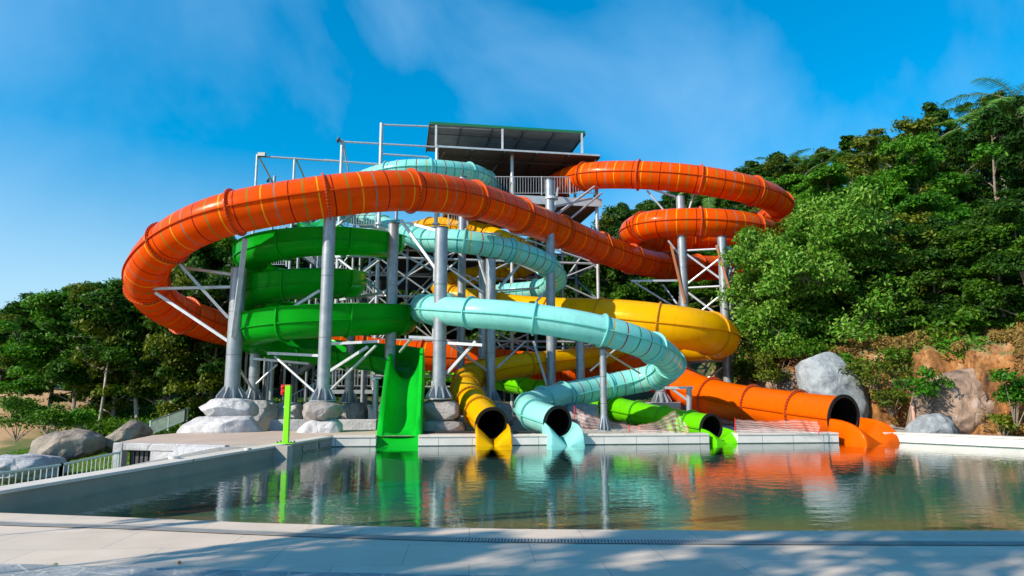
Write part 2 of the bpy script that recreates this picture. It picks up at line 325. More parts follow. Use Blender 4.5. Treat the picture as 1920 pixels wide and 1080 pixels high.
# pool walls with coping
def wall(a, b_, thick, label, side=1, z1=WT, extra=None, gaps=(), face='wallface'):
    root = empty('pool_wall', (a.x, a.y, 0), label, 'pool wall')
    d = (b_-a).normalized(); nn_ = Vector((-d.y, d.x, 0))*side
    Lw = (b_-a).length; cuts = [0]
    for g0, g1 in gaps:
        for px_ in (g0, g1):
            cuts.append(min(range(int(Lw*100)), key=lambda k: abs(960+F*(a+d*k*.01).x/((a+d*k*.01).y*ct-H*st)-px_))*.01)
    cuts.append(Lw); m_ = MB(); m2_ = MB(); o = nn_*-.025
    for k in range(0, len(cuts), 2):
        a1, b1 = a+d*cuts[k], a+d*cuts[k+1]
        m_.prism([a1, b1, b1+nn_*thick, a1+nn_*thick], -1.3, z1-.05); m2_.prism([a1+o, b1+o, b1+nn_*thick, a1+nn_*thick], z1-.05, z1)
    for k in range(1, len(cuts)-1, 2):
        a1, b1 = a+d*cuts[k], a+d*cuts[k+1]; m_.prism([a1, b1, b1+nn_*thick, a1+nn_*thick], -1.3, -.32)
    part(m_, 'wall_face', M[face], root); part(m2_, 'coping', M['coping'], root, bevel=.008)
    if extra: extra(root)
    return root
M['coping'] = joints('coping slabs', (.66,.60,.53), (.56,.51,.45), .9, 50, ms=.004)
M['wallface'] = mat('pale wall tiles', (.66,.64,.60), .55, noise=((.50,.48,.44), 1.4, .3, .8), bump=.06)
nt = M['wallface'].node_tree; b = nt.nodes['Principled BSDF']; src = b.inputs['Base Color'].links[0].from_socket
g = N(nt, 'ShaderNodeNewGeometry'); sx = N(nt, 'ShaderNodeSeparateXYZ'); L(nt, g.outputs['Position'], sx.inputs[0])
sm = N(nt, 'ShaderNodeMath', operation='ADD'); L(nt, sx.outputs[0], sm.inputs[0]); L(nt, sx.outputs[1], sm.inputs[1])
md = N(nt, 'ShaderNodeMath', operation='PINGPONG', inp={1: .5}); L(nt, sm.outputs[0], md.inputs[0]); lt = N(nt, 'ShaderNodeMath', operation='LESS_THAN', inp={1: .006}); L(nt, md.outputs[0], lt.inputs[0])
wl = N(nt, 'ShaderNodeMath', operation='LESS_THAN', inp={1: .022}); L(nt, sx.outputs[2], wl.inputs[0])
mxm = N(nt, 'ShaderNodeMath', operation='MAXIMUM'); L(nt, lt.outputs[0], mxm.inputs[0]); L(nt, wl.outputs[0], mxm.inputs[1])
xx = N(nt, 'ShaderNodeMix', data_type='RGBA'); L(nt, mxm.outputs[0], xx.inputs[0]); L(nt, src, xx.inputs[6]); xx.inputs[7].default_value = (.03,.07,.06,1); L(nt, xx.outputs[2], b.inputs['Base Color'])
wall(FL, FR, .42, 'long pale far wall of the pool with coping under the slide exits', gaps=((704,784),(899,957),(1031,1090),(1330,1383),(1573,1660)))
wall(FR, FR+rdv*20, .42, 'short pale right wall of the pool running below the orange earth bank', side=1)
def grilles(root):
    for a0, a1 in ((566, 593), (597, 618)):
        def onwall(px):       # point on the left wall under image column px
            x = (px-960)/F; # intersect in plan: X = x/ct' * Y approx by search
            best = min((FL+ldv*k*.01 for k in range(900)), key=lambda p: abs(960+F*p.x/(p.y*ct+(-H)*st) - px)); return best
        A, B = onwall(a0), onwall(a1); nrm = Vector((-ldv.y, ldv.x, 0)); nrm = nrm if nrm.x > 0 else -nrm
        m_ = MB(); 
        q = [A+nrm*.004, B+nrm*.004, B+nrm*.012, A+nrm*.012]; m_.prism(q, .03, .17, 0)
        for k in range(5):
            z = .045+k*.027; q = [A+nrm*.013, B+nrm*.013, B+nrm*.03, A+nrm*.03]; m_.prism(q, z, z+.011, 1)
        part(m_, 'vent_grille', [M['dark'], M['steel_lt']], root)
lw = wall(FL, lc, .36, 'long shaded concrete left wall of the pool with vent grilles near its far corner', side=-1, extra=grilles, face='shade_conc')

# near deck, drain grate, crazy paving
mb = MB()
nearL = [Vector((-40, near[0].y+6, 0))] + near + [Vector((40, near[-1].y, 0))]
mb.poly([(p.x, p.y, DZ) for p in nearL]+[(40,-14,DZ),(-40,-14,DZ)], [tuple(range(len(nearL)+2))])
o = len(mb.v); mb.poly([(p.x, p.y, DZ) for p in nearL]+[(p.x, p.y, -.5) for p in nearL], [(i, i+1, i+1+len(nearL), i+len(nearL)) for i in range(len(nearL)-1)])
tag(mb.build('pool_deck', M['deck']), kind='structure')
def smooth_curve(pts, step):
    pts = [Vector(p) for p in pts]; out = []
    for i in range(len(pts)-1):
        p0 = pts[i-1] if i else pts[0]*2-pts[1]; p1, p2 = pts[i], pts[i+1]; p3 = pts[i+2] if i+2 < len(pts) else pts[-1]*2-pts[-2]
        k = max(2, int((p2-p1).length/.05))
        for j in range(k):
            t = j/k; out.append(.5*((2*p1)+(-p0+p2)*t+(2*p0-5*p1+4*p2-p3)*t*t+(-p0+3*p1-3*p2+p3)*t**3))
    out.append(pts[-1])
    res = [out[0]]; acc = 0
    for a, b2 in zip(out, out[1:]):
        d = (b2-a).length
        while acc+d >= step:
            f = (step-acc)/d; a = a+(b2-a)*f; res.append(a.copy()); d = (b2-a).length; acc = 0
        acc += d
    return res
gpx = [(-120,972),(0,982),(240,989.5),(480,1000),(720,1008),(960,1014),(1400,1018),(1920,1019.5),(2100,1019)]
gl_ = smooth_curve([G(a, b2, DZ) for a, b2 in gpx], .034)
root = empty('drain_grate', gl_[0], 'long slotted metal drain grate along the near pool edge', 'drain grate')
m1 = MB(); m2 = MB(); hw = .085
for i in range(0, len(gl_)-6, 6):
    a, b2 = gl_[i], gl_[i+6]; d = (b2-a).normalized(); nn_ = Vector((-d.y, d.x, 0))
    m1.poly([a-nn_*hw+Vector((0,0,.004)), b2-nn_*hw+Vector((0,0,.004)), b2+nn_*hw+Vector((0,0,.004)), a+nn_*hw+Vector((0,0,.004))], [(0,1,2,3)])
for i in range(1, len(gl_)-1):
    a = gl_[i]; d = (gl_[i+1]-a).normalized(); nn_ = Vector((-d.y, d.x, 0)); z = Vector((0,0,.008))
    m2.poly([a-nn_*hw-d*.011+z, a-nn_*hw+d*.011+z, a+nn_*hw+d*.011+z, a+nn_*hw-d*.011+z], [(0,1,2,3)])
for s_ in (-1, 1):
    for i in range(0, len(gl_)-6, 6):
        a, b2 = gl_[i], gl_[i+6]; d = (b2-a).normalized(); nn_ = Vector((-d.y, d.x, 0)); z = Vector((0,0,.011))
        m2.poly([a+nn_*s_*hw+z, b2+nn_*s_*hw+z, b2+nn_*s_*(hw+.016)+z, a+nn_*s_*(hw+.016)+z], [(0,1,2,3)])
part(m1, 'channel', mat('drain channel', (.03,.035,.035), .8), root); part(m2, 'slotted_cover', mat('grate cover', (.48,.46,.43), .5, noise=((.3,.3,.28), 3, .3, .7)), root)

M['crazy'] = mat('slate crazy paving', (.20,.22,.23), .6, noise=((.36,.37,.37), 2, .35, .65), bump=.3, bscale=20)
nt = M['crazy'].node_tree; b = nt.nodes['Principled BSDF']; src = b.inputs['Base Color'].links[0].from_socket; t = N(nt, 'ShaderNodeTexCoord')
v = N(nt, 'ShaderNodeTexVoronoi', feature='DISTANCE_TO_EDGE', inp={'Scale': 3.2}); L(nt, t.outputs['Object'], v.inputs['Vector']); lt = N(nt, 'ShaderNodeMath', operation='LESS_THAN', inp={1: .03}); L(nt, v.outputs[0], lt.inputs[0])
x = N(nt, 'ShaderNodeMix', data_type='RGBA'); L(nt, lt.outputs[0], x.inputs[0]); L(nt, src, x.inputs[6]); x.inputs[7].default_value = (.45,.43,.40,1); L(nt, x.outputs[2], b.inputs['Base Color'])
cp = [G(-700, 1030, DZ), G(0, 1057, DZ), G(560, 1073, DZ), G(960, 1080, DZ), G(1500, 1092, DZ)]
mb = MB(); mb.poly([(p.x, p.y, DZ+.004) for p in cp]+[(5,-6,DZ+.004),(-8,-6,DZ+.004)], [tuple(range(7))]); tag(mb.build('crazy_paving', M['crazy']), kind='structure')

# far deck and gravel
d1 = (FR-FL).normalized(); nb = Vector((-d1.y, d1.x, 0))
mb = MB(); a = FL+nb*.42-d1*.0; b2 = FR+nb*.42
mb.prism([FL+nb*.424, FL+nb*.424+d1*1.12, FL+nb*2.4+d1*1.12, FL+nb*2.4-d1*3, G(330,812,WT), G(285,816,WT), G(222,829,WT), G(430,834,WT), G(520,835.5,WT), FL+ldv*1.9-d1*.37, FL-d1*.38], WT-.16, WT-.004)
mb.prism([FL+nb*.424+d1*2.55, FL+nb*.424+d1*4.0, FL+nb*2.2+d1*3.9, FL+nb*2.2+d1*2.55], WT-.6, WT-.004)
tag(mb.build('raised_deck', M['pinkdeck']), kind='structure')

def sstep(a, b_, x):
    t = min(1, max(0, (x-a)/(b_-a))); return t*t*(3-2*t)
A_ = Vector((9.4, 28.2)); B_ = Vector((15.4, 19.4)); bd = (B_-A_).normalized(); bn = Vector((-bd.y, bd.x)); 
if bn.y < 0: bn = -bn
def hgt(x, y):
    v = Vector((x, y)) - A_; s = v.dot(bn)
    wob = .45*math.sin(x*1.7+y*.9)+.3*math.sin(x*3.1-y*2.3)
    z = .25 - .17*sstep(-1.6, -1.2, x)*sstep(21.9, 21.3, y)
    if x < -6:                                                # land falls away on the left, then climbs far off
        k = sstep(-6.5, -9.5, x)*sstep(38, 20, y); z = z*(1-k) + k*(-.85)
        z += sstep(-9, -13, x)*sstep(27, 20, y)*.0
        z = z*(1) + .0
    if y < 10: z = min(z, -.45)
    if s > 0 and x > -12:
        k = min(1, max(0, (x+7)/30))
        kb = sstep(9.5, 12.0, x)
        z += kb*2.5*sstep(.0, .8, s+wob*.5) + k*((.40+.13*sstep(25, 15, x))*max(0, min(s, 44)-1.0)-.3*max(0, s-44)) + kb*.25*wob*sstep(.3, 1.5, s)
    z += sstep(-17.5, -24, x)*.10*max(0, y-23)*sstep(42, 34, y)
    if y > 34 and x < 4: z += .07*(y-34)*sstep(4, -6, x)
    return z
def interior(x, y):                                            # inside the basin or under the near deck
    if y < FL.y+(FR.y-FL.y)*max(0, min(1.15, (x-FL.x)/(FR.x-FL.x)))+.42:
        tl = (x-FL.x)-(ldv.x/ldv.y)*(y-FL.y)
        rr = (x-FR.x)-(rdv.x/rdv.y)*(y-FR.y)
        return tl > -.15 and rr < .35
    return False
M['ground'] = mat('forest floor', (.12,.10,.05), .95, noise=((.05,.08,.02), .5, .4, .6), bump=.5, bscale=6)
def grid(name, x0, x1, y0, y1, st_, m_, skip=None, h=hgt, dz=0):
    nx = int((x1-x0)/st_)+1; ny = int((y1-y0)/st_)+1; v = []; f = []
    for j in range(ny):
        for i in range(nx):
            x, y = x0+i*st_, y0+j*st_; v.append((x, y, h(x, y)+dz))
    for j in range(ny-1):
        for i in range(nx-1):
            x, y = x0+(i+.5)*st_, y0+(j+.5)*st_
            if skip and skip(x, y): continue
            f.append((j*nx+i, j*nx+i+1, (j+1)*nx+i+1, (j+1)*nx+i))
    q = MB(); q.v = v; q.f = f; q.m = [0]*len(f); return q.build(name, m_, smooth=True)
# ground material: gravel near the slides, soil/grass elsewhere by position
gm = mat('mixed ground', (.42,.40,.37), .95, noise=((.2,.19,.17), 14, .35, .65), bump=.6, bscale=30); nt = gm.node_tree; b = nt.nodes['Principled BSDF']; src = b.inputs['Base Color'].links[0].from_socket
g = N(nt, 'ShaderNodeNewGeometry'); sx = N(nt, 'ShaderNodeSeparateXYZ'); L(nt, g.outputs['Position'], sx.inputs[0])
n = N(nt, 'ShaderNodeTexNoise', inp={'Scale': .5, 'Detail': 5}); L(nt, g.outputs['Position'], n.inputs['Vector'])
r1 = N(nt, 'ShaderNodeValToRGB'); e = r1.color_ramp.elements; e[0].position = .35; e[0].color = (.055,.12,.012,1); e[1].position = .62; e[1].color = (.20,.16,.06,1); L(nt, n.outputs[0], r1.inputs[0])
ml = N(nt, 'ShaderNodeMapRange', inp={1: -8.2, 2: -9.2}); L(nt, sx.outputs[0], ml.inputs[0])
my = N(nt, 'ShaderNodeMapRange', inp={1: 33, 2: 36}); L(nt, sx.outputs[1], my.inputs[0])
mz = N(nt, 'ShaderNodeMapRange', inp={1: .6, 2: 1.0}); L(nt, sx.outputs[2], mz.inputs[0])
q1 = N(nt, 'ShaderNodeMath', operation='MAXIMUM'); L(nt, ml.outputs[0], q1.inputs[0]); L(nt, my.outputs[0], q1.inputs[1])
q2 = N(nt, 'ShaderNodeMath', operation='MAXIMUM'); L(nt, q1.outputs[0], q2.inputs[0]); L(nt, mz.outputs[0], q2.inputs[1])
x = N(nt, 'ShaderNodeMix', data_type='RGBA'); L(nt, q2.outputs[0], x.inputs[0]); L(nt, src, x.inputs[6]); L(nt, r1.outputs[0], x.inputs[7])
sd = N(nt, 'ShaderNodeMath', operation='MULTIPLY_ADD', inp={1: 5.0}); L(nt, n.outputs[0], sd.inputs[0]); L(nt, sx.outputs[0], sd.inputs[2]); sdr = N(nt, 'ShaderNodeMapRange', inp={1: -16.3, 2: -17.2}); L(nt, sd.outputs[0], sdr.inputs[0])
xsd = N(nt, 'ShaderNodeMix', data_type='RGBA'); L(nt, sdr.outputs[0], xsd.inputs[0]); L(nt, x.outputs[2], xsd.inputs[6]); xsd.inputs[7].default_value = (.50,.31,.16,1); x = xsd
# steep earth bank: ochre soil
gz = N(nt, 'ShaderNodeSeparateXYZ'); L(nt, g.outputs['Normal'], gz.inputs[0]); st1 = N(nt, 'ShaderNodeMapRange', inp={1: .90, 2: .75}); L(nt, gz.outputs[2], st1.inputs[0])
xs = N(nt, 'ShaderNodeMath', operation='GREATER_THAN', inp={1: 7.0}); L(nt, sx.outputs[0], xs.inputs[0]); xm = N(nt, 'ShaderNodeMath', operation='MULTIPLY'); L(nt, st1.outputs[0], xm.inputs[0]); L(nt, xs.outputs[0], xm.inputs[1])
n4 = N(nt, 'ShaderNodeTexNoise', inp={'Scale': 1.1, 'Detail': 8, 'Roughness': .7, 'Distortion': 1.0}); mpq = N(nt, 'ShaderNodeMapping'); mpq.inputs['Scale'].default_value = (1,1,.35); L(nt, g.outputs['Position'], mpq.inputs[0]); L(nt, mpq.outputs[0], n4.inputs['Vector'])
r4 = N(nt, 'ShaderNodeValToRGB'); e = r4.color_ramp.elements; e[0].position = .34; e[0].color = (.05,.03,.018,1); e[1].position = .68; e[1].color = (.50,.33,.18,1); qq = e.new(.5); qq.color = (.34,.14,.035,1); L(nt, n4.outputs[0], r4.inputs[0])
n5 = N(nt, 'ShaderNodeTexNoise', inp={'Scale': 7, 'Detail': 8, 'Roughness': .8}); L(nt, g.outputs['Position'], n5.inputs['Vector']); r5 = N(nt, 'ShaderNodeMapRange', inp={1: .35, 2: .62, 3: .35, 4: 1.15}); L(nt, n5.outputs[0], r5.inputs[0])
x5 = N(nt, 'ShaderNodeMix', data_type='RGBA', blend_type='MULTIPLY', inp={0: 1}); L(nt, r4.outputs[0], x5.inputs[6]); L(nt, r5.outputs[0], x5.inputs[7]); r4 = x5
x3 = N(nt, 'ShaderNodeMix', data_type='RGBA'); L(nt, xm.outputs[0], x3.inputs[0]); L(nt, x.outputs[2], x3.inputs[6]); L(nt, r4.outputs[2], x3.inputs[7]); L(nt, x3.outputs[2], b.inputs['Base Color'])
def in_bank(x, y):
    v = Vector((x, y))-A_; return 10.5 < x < 24 and 14 < y < 31 and -.9 < v.dot(bn) < 4.5
def hgt2(x, y):
    v = Vector((x, y))-A_; s = v.dot(bn); w_ = sstep(-.2, .5, s)*sstep(4.5, 3.5, s); u_ = v.dot(bd)
    g1_ = mnoise.fractal(Vector((u_*.9, s*.5, 3)), 1, 2, 5)+.5*(1-abs(mnoise.noise(Vector((u_*1.6, s*.2, 7)))*2))
    return hgt(x-bn.x*g1_*.5*w_, y-bn.y*g1_*.5*w_)+w_*.12*mnoise.fractal(Vector((x*3, y*3, 0)), 1, 2, 4)
from mathutils import noise as mnoise
tag(grid('earth_bank', 10.5, 24, 14, 31, .1, gm, lambda x, y: not in_bank(x, y) or interior(x, y), h=hgt2), kind='structure')
tag(grid('ground', -30, 42, 4.5, 36, .3, gm, lambda x, y: interior(x, y) or (in_bank(x, y) and 10.8 < x < 23.7 and -.6 < (Vector((x, y))-A_).dot(bn) < 4.2)), kind='structure')
tag(grid('hillside', -90, 130, 35.7, 150, 2.5, M['ground'], h=lambda x, y: hgt(x, y)-.05), kind='structure')
def hg2(x, y): return hgt(x, y)-.05
tag(grid('hillside_flank', 41.8, 130, 9, 38, 2.0, M['ground'], h=hg2), kind='structure')
mb = MB(); mb.poly([(-3000,-800,-1.1),(3000,-800,-1.1),(3000,4000,-1.1),(-3000,4000,-1.1)], [(0,1,2,3)]); tag(mb.build('plain', M['ground']), kind='structure')

# ---------------------------------------------------------------- slides
def resample(ctrl, step=.2):
    """ctrl: (px,py,d[,r]) -> list of (Vector, r) evenly spaced"""
    pts = [P(c[0], c[1], c[2]) if not isinstance(c[0], Vector) else c[0] for c in ctrl]
    return smooth_curve(pts, step)
def smooth_z(pts, it=6):
    for _ in range(it):
        q = [p.copy() for p in pts]
        for i in range(1, len(pts)-1): q[i] = (pts[i-1]+pts[i]*2+pts[i+1])/4
        pts = q
    return pts
def frames(pts):
    out = []
    for i, p in enumerate(pts):
        t = (pts[min(i+1, len(pts)-1)]-pts[max(i-1, 0)]).normalized(); r_ = t.cross(Vector((0,0,1))).normalized(); out.append((p, t, r_, r_.cross(t)))
    return out
def tube_slide(name, label, ctrl, rad, seclens, mats_of, edge, plain, mouth=True, ringw=.075, n=28):
    root = empty(name, (0,0,0), label, 'water slide')
    pts = smooth_z(resample(ctrl, .2), 14)
    fr_ = frames(pts); Ltot = len(pts)*.2
    root.location = (pts[-1].x, pts[-1].y, 0)
    def rr(i): return rad(i/len(pts)) if callable(rad) else rad
    i = 0; k = 0; bounds = []
    while i < len(pts)-1:
        ln = seclens(i/len(pts)); j = min(len(pts)-1, i+int(round(ln/.2)))
        if len(pts)-1-j < int(round(ln/.2))*.5: j = len(pts)-1
        bounds.append((i, j)); i = j
    for (i, j) in bounds:
        mid = (i+j)/2/len(pts); mt = mats_of(mid); pm = pts[(i+j)//2]
        if name == 'aqua_tube_slide' and pm.y < 21.6 and -2.2 < pm.x < 2.7 and pm.z > 2.5: mt = plain
        v = []; f = []; uv = []
        m_ = j-i+1
        for q in range(i, j+1):
            p, t, r_, u = fr_[q]
            for a in range(n):
                th = 2*math.pi*a/n; v.append(p+(r_*math.cos(th)+u*math.sin(th))*rr(q))
        for q in range(m_-1):
            for a in range(n): f.append((q*n+a, q*n+(a+1) % n, (q+1)*n+(a+1) % n, (q+1)*n+a))
        u_of = [min((q)*.2, 99) for q in range(m_) for a in range(n)]
        # longitudinal joint flanges on both sides
        for sgn in (-1, 1):
            o = len(v)
            for q in range(i, j+1):
                p, t, r_, u = fr_[q]; R0 = rr(q)
                for (dr, dz) in ((-.01,.018),(.055,.018),(.055,-.018),(-.01,-.018)): v.append(p+r_*sgn*(R0+dr)+u*dz); u_of.append(0)
            for q in range(m_-1):
                for a in range(3): f.append((o+q*4+a, o+q*4+a+1, o+(q+1)*4+a+1, o+(q+1)*4+a))
        me = bpy.data.meshes.new('tube_section'); me.from_pydata([tuple(x_) for x_ in v], [], f)
        uvl = me.uv_layers.new(name='UVMap'); li = np.empty(len(me.loops), int); me.loops.foreach_get('vertex_index', li)
        uvd = np.zeros((len(li), 2)); uvd[:, 0] = np.array(u_of)[li]; uvl.data.foreach_set('uv', uvd.ravel())
        me.polygons.foreach_set('use_smooth', [True]*len(me.polygons)); me.materials.append(mt); me.materials.append(edge)
        mi = [0]*((m_-1)*n)+[1]*(len(f)-(m_-1)*n); me.polygons.foreach_set('material_index', mi)
        bm = bmesh.new(); bm.from_mesh(me); bmesh.ops.recalc_face_normals(bm, faces=bm.faces); bm.to_mesh(me); bm.free(); md_sharp(me)
        o_ = bpy.data.objects.new('tube_section', me); C.objects.link(o_); adopt(o_, root)
    for (i, j) in bounds:
        q = j
        if q >= len(pts)-1 and mouth: continue
        p, t, r_, u = fr_[q]; R0 = rr(q); m_ = MB(); v = []; w_ = .022
        prof = ((-w_, R0-.004), (-w_, R0+ringw), (-.004, R0+ringw+.004), (.004, R0+ringw+.004), (w_, R0+ringw), (w_, R0-.004))
        for a in range(n):
            th = 2*math.pi*a/n; dr = r_*math.cos(th)+u*math.sin(th)
            for (dt, R1) in prof: v.append(p+t*dt+dr*R1)
        k_ = len(prof); m_.poly(v, [(a*k_+b_, a*k_+b_+1, ((a+1) % n)*k_+b_+1, ((a+1) % n)*k_+b_) for a in range(n) for b_ in range(k_-1)])
        for a in range(0, n):                                  # bolts
            th = 2*math.pi*(a+.5)/n; dr = r_*math.cos(th)+u*math.sin(th); c = p+dr*(R0+ringw*.55)
            m_.bar(c-t*(w_+.016), c+t*(w_+.016), .018, mi=1)
        part(m_, 'joint_flange', [edge, M['steel_lt']], root, smooth=True)
    if mouth:
        e0 = len(pts)-1; m_ = MB(); v = []; nb_ = 48; back = 24
        p, t, r_, u = fr_[e0]
        # thick black mouth ring and liner
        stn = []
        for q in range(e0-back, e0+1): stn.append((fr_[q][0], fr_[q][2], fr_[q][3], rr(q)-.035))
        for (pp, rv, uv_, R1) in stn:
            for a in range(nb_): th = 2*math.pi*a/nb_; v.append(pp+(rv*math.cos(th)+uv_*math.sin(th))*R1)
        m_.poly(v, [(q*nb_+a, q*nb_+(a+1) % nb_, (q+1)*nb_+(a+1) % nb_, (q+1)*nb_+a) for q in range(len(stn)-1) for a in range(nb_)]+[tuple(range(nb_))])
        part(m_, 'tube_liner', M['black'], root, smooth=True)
        m_ = MB(); v = []; R0 = rr(e0); prof = ((-.012, R0-.04), (.03, R0-.04), (.036, R0-.02), (.036, R0+ringw*.55), (.03, R0+ringw*.7), (-.012, R0+ringw*.7))
        for a in range(nb_):
            th = 2*math.pi*a/nb_; dr = r_*math.cos(th)+u*math.sin(th)
            for (dt, R1) in prof: v.append(p+t*dt+dr*R1)
        k_ = len(prof); m_.poly(v, [(a*k_+b_, a*k_+b_+1, ((a+1) % nb_)*k_+b_+1, ((a+1) % nb_)*k_+b_) for a in range(nb_) for b_ in range(k_-1)])
        part(m_, 'mouth_ring', M['black'], root, smooth=True)
        # open half-pipe exit with rounded, falling rims and outer skirts down into the water
        tz = Vector(({'orange_tube_slide': .45, 'aqua_tube_slide': .22, 'yellow_tube_slide': .10, 'lime_tube_slide': .30}[name], -1, 0)).normalized(); rz_ = tz.cross(Vector((0,0,1))).normalized(); Lc = R0*(2.3 if R0 < .5 else 1.95); S = 20; v = []
        na = 24; zb0 = p.z-R0+.03
        for s_ in range(S+1):
            f_ = (s_/S)**.8; c = p + tz*(.037+Lc*f_); zb = zb0*(1-f_)**1.3-.03*f_
            top_ = zb0+(R0-.03)*1.03*math.sqrt(max(0, 1-f_**2.8))-.06*f_; iw = R0*(.98-.04*f_); ow = R0*(1.05+.04*sstep(0, .6, f_))
            row = [(-ow-.01, -.10), (-ow, zb+(top_-zb)*.5), (-ow*.985, zb+(top_-zb)*.86), (-ow*.93-.0, zb+(top_-zb)*.97), (-(ow*.7+iw*.3), top_)]
            for a in range(na+1):
                th = math.pi*a/na; vv = sstep(0, .55, f_); xn = math.cos(th); row.append((-xn*iw, top_-(top_-zb)*((1-vv)*math.sin(th)+vv*(1-abs(xn)**.8))))
            row += [(ow*.7+iw*.3, top_), (ow*.93, zb+(top_-zb)*.97), (ow*.985, zb+(top_-zb)*.86), (ow, zb+(top_-zb)*.5), (ow+.01, -.10)]
            v += [Vector((c.x, c.y, z_))+rz_*x_ for x_, z_ in row]; w_ = len(row)
        m_ = MB(); m_.poly(v, [(q*w_+a, q*w_+a+1, (q+1)*w_+a+1, (q+1)*w_+a) for q in range(S) for a in range(w_-1)]+[tuple(S*w_+a for a in range(w_))])
        o_ = part(m_, 'exit_chute', plain, root, smooth=True); md_sharp(o_.data, 70)
    return root, pts

orange = [(1040,352,35),(1066,338,33.5),(1110,329,32.3),(1200,328,31.2),(1300,336,30.8),(1390,352,31),(1448,372,32.2),(1462,396,34.5),(1430,420,37),(1360,440,38.5),(1290,449,38.5),(1225,450,37),(1185,440,34.5),(1205,424,32),(1270,417,31),(1360,419,30.8),(1430,432,31.8),(1470,455,34),(1448,482,36.6),(1380,500,37.3),(1300,502,36),(1215,494,33.6),(1130,467,30.5),(1040,430,28),(950,395,25.5),(870,371,23.5),(780,358,22),(700,359,21.2),(600,370,20.6),(500,386,20.5),(420,403,20.5),(345,434,21),(293,475,21.8),(270,520,22.8),(292,562,24.2),(345,592,26),(420,617,28),(520,635,30),(640,652,31),(720,662,31.5),(800,668,31.5),(870,673,31.5),(960,684,31.5),(1050,690,31.3),(1130,692,30.3),(1205,698,29),(1262,715,27.4),(1312,738,26),(1375,755,24.6),(1440,765,23.5),(1515,776,22.2),(1592,786,20.9)]
def om(f): return M['orange'] if f > .885 else M['orange_s']
tube_slide('orange_tube_slide', 'large striped orange tube slide looping over all the others and ending at the far right', orange, .665, lambda f: 2.8 if f < .87 else 1.9, om, M['orange_edge'], M['orange'], ringw=.09, n=40)
aqua = [(925,350,34.5),(912,338,32.5),(890,325,31),(850,320,30.2),(790,316,29.6),(735,320,29.8),(675,340,31),(625,370,33.5),(622,395,36),(660,404,36.8),(710,418,35.5),(750,432,33),(780,443,29.5),(808,449,26.2),(850,451,25),(900,457,25.2),(960,470,26),(1010,487,26.8),(1040,510,28),(1038,532,29.8),(1005,545,31),(955,548,31.8),(900,556,31.8),(850,566,30.8),(812,573,28),(792,578,24.6),(815,580,21.6),(870,586,20.4),(950,591,19.9),(1050,604,19.7),(1140,622,19.8),(1210,645,20.4),(1255,673,21.8),(1252,697,23.6),(1215,710,24.6),(1150,722,24.6),(1080,737,23.8),(1025,750,22.8),(985,763,22),(998,777,21.1),(1028,787,20.4),(1049,793,19.9)]
tube_slide('aqua_tube_slide', 'pale aqua tube slide with coloured stripes, mouth left of the lime one', aqua, .44, lambda f: 2.0 if f < .93 else 1.0, lambda f: M['aqua'] if f > .93 else M['aqua_s'], M['aqua_edge'], M['aqua'], ringw=.07)
yellow = [(760,436,38),(800,425,36.5),(845,422,35),(890,432,33.5),(940,448,32.4),(985,470,32.6),(1002,492,33.8),(975,505,34.8),(920,513,34.6),(865,521,33.8),(826,536,32.3),(838,553,31),(890,560,30.4),(960,572,29.8),(1050,586,28.6),(1150,598,27.4),(1250,610,26.5),(1322,622,26.8),(1352,636,28.4),(1318,648,30),(1225,660,30.4),(1130,668,29.5),(1040,677,28.2),(965,686,27),(905,698,25.7),(874,714,24),(873,738,22.5),(891,764,21.6),(912,786,20.5),(924,797,19.9)]
def yr(f):
    d = abs(f-.57); return .45 + .38*sstep(.16, .03, d)
tube_slide('yellow_tube_slide', 'yellow tube slide with the leftmost round mouth at the pool edge', yellow, yr, lambda f: 2.4 if f < .84 else 1.0, lambda f: M['yellow'] if f > .42 else M['yellow_s'], M['yellow_edge'], M['yellow'], ringw=.07)
lime = [(470,625,40),(540,655,38.5),(620,676,37),(700,688,36),(800,697,35),(880,706,33.8),(935,715,32.5),(1010,731,30),(1090,751,27),(1170,770,24),(1240,785,22.5),(1295,796,21.4),(1340,804,20.5)]
tube_slide('lime_tube_slide', 'lime green tube slide with its mouth just left of the orange mouth', lime, .40, lambda f: 2.2 if f < .5 else 1.1, lambda f: M['lime'], M['lime_edge'], M['lime'], ringw=.06)

# green open flume: helix then a steep drop into the pool
cy = 24.6
def Rof(s): return float(np.interp(s, [-.5,0,.25,.75,1.0,1.25,1.75,2.3], [2.45,2.45,2.3,1.7,1.8,2.2,2.75,2.7]))
hp = [Vector((-9.6,31.6,9.6)), Vector((-9.2,30.4,9.0)), Vector((-8.5,29,8.4))]
s_ = -.47
while s_ <= 2.26:
    ph = -math.pi/2 - s_*2*math.pi; Rg = Rof(s_); hp.append(Vector((-9.42+Rg+Rg*math.cos(ph), cy+Rg*math.sin(ph), 6.22-1.33*s_ + (.5*max(0, -.2-s_)/.27)))); s_ += .07
hp += [Vector((-9.0,25.7,3.05)), Vector((-8.1,26.1,2.92)), Vector((-6.7,25.7,2.78)), Vector((-5.3,24.9,2.62)), Vector((-4.25,23.9,2.46)), Vector((-3.65,23.0,2.33)), Vector((-3.48,22.35,2.22))]
hp = smooth_z(smooth_curve(hp, .2), 8)
root = empty('green_open_slide', (-3.3, 19, 0), 'dark green open spiral slide ending in a steep chute at the left of the pool', 'water slide')
fr_ = frames(hp); nS = len(hp)
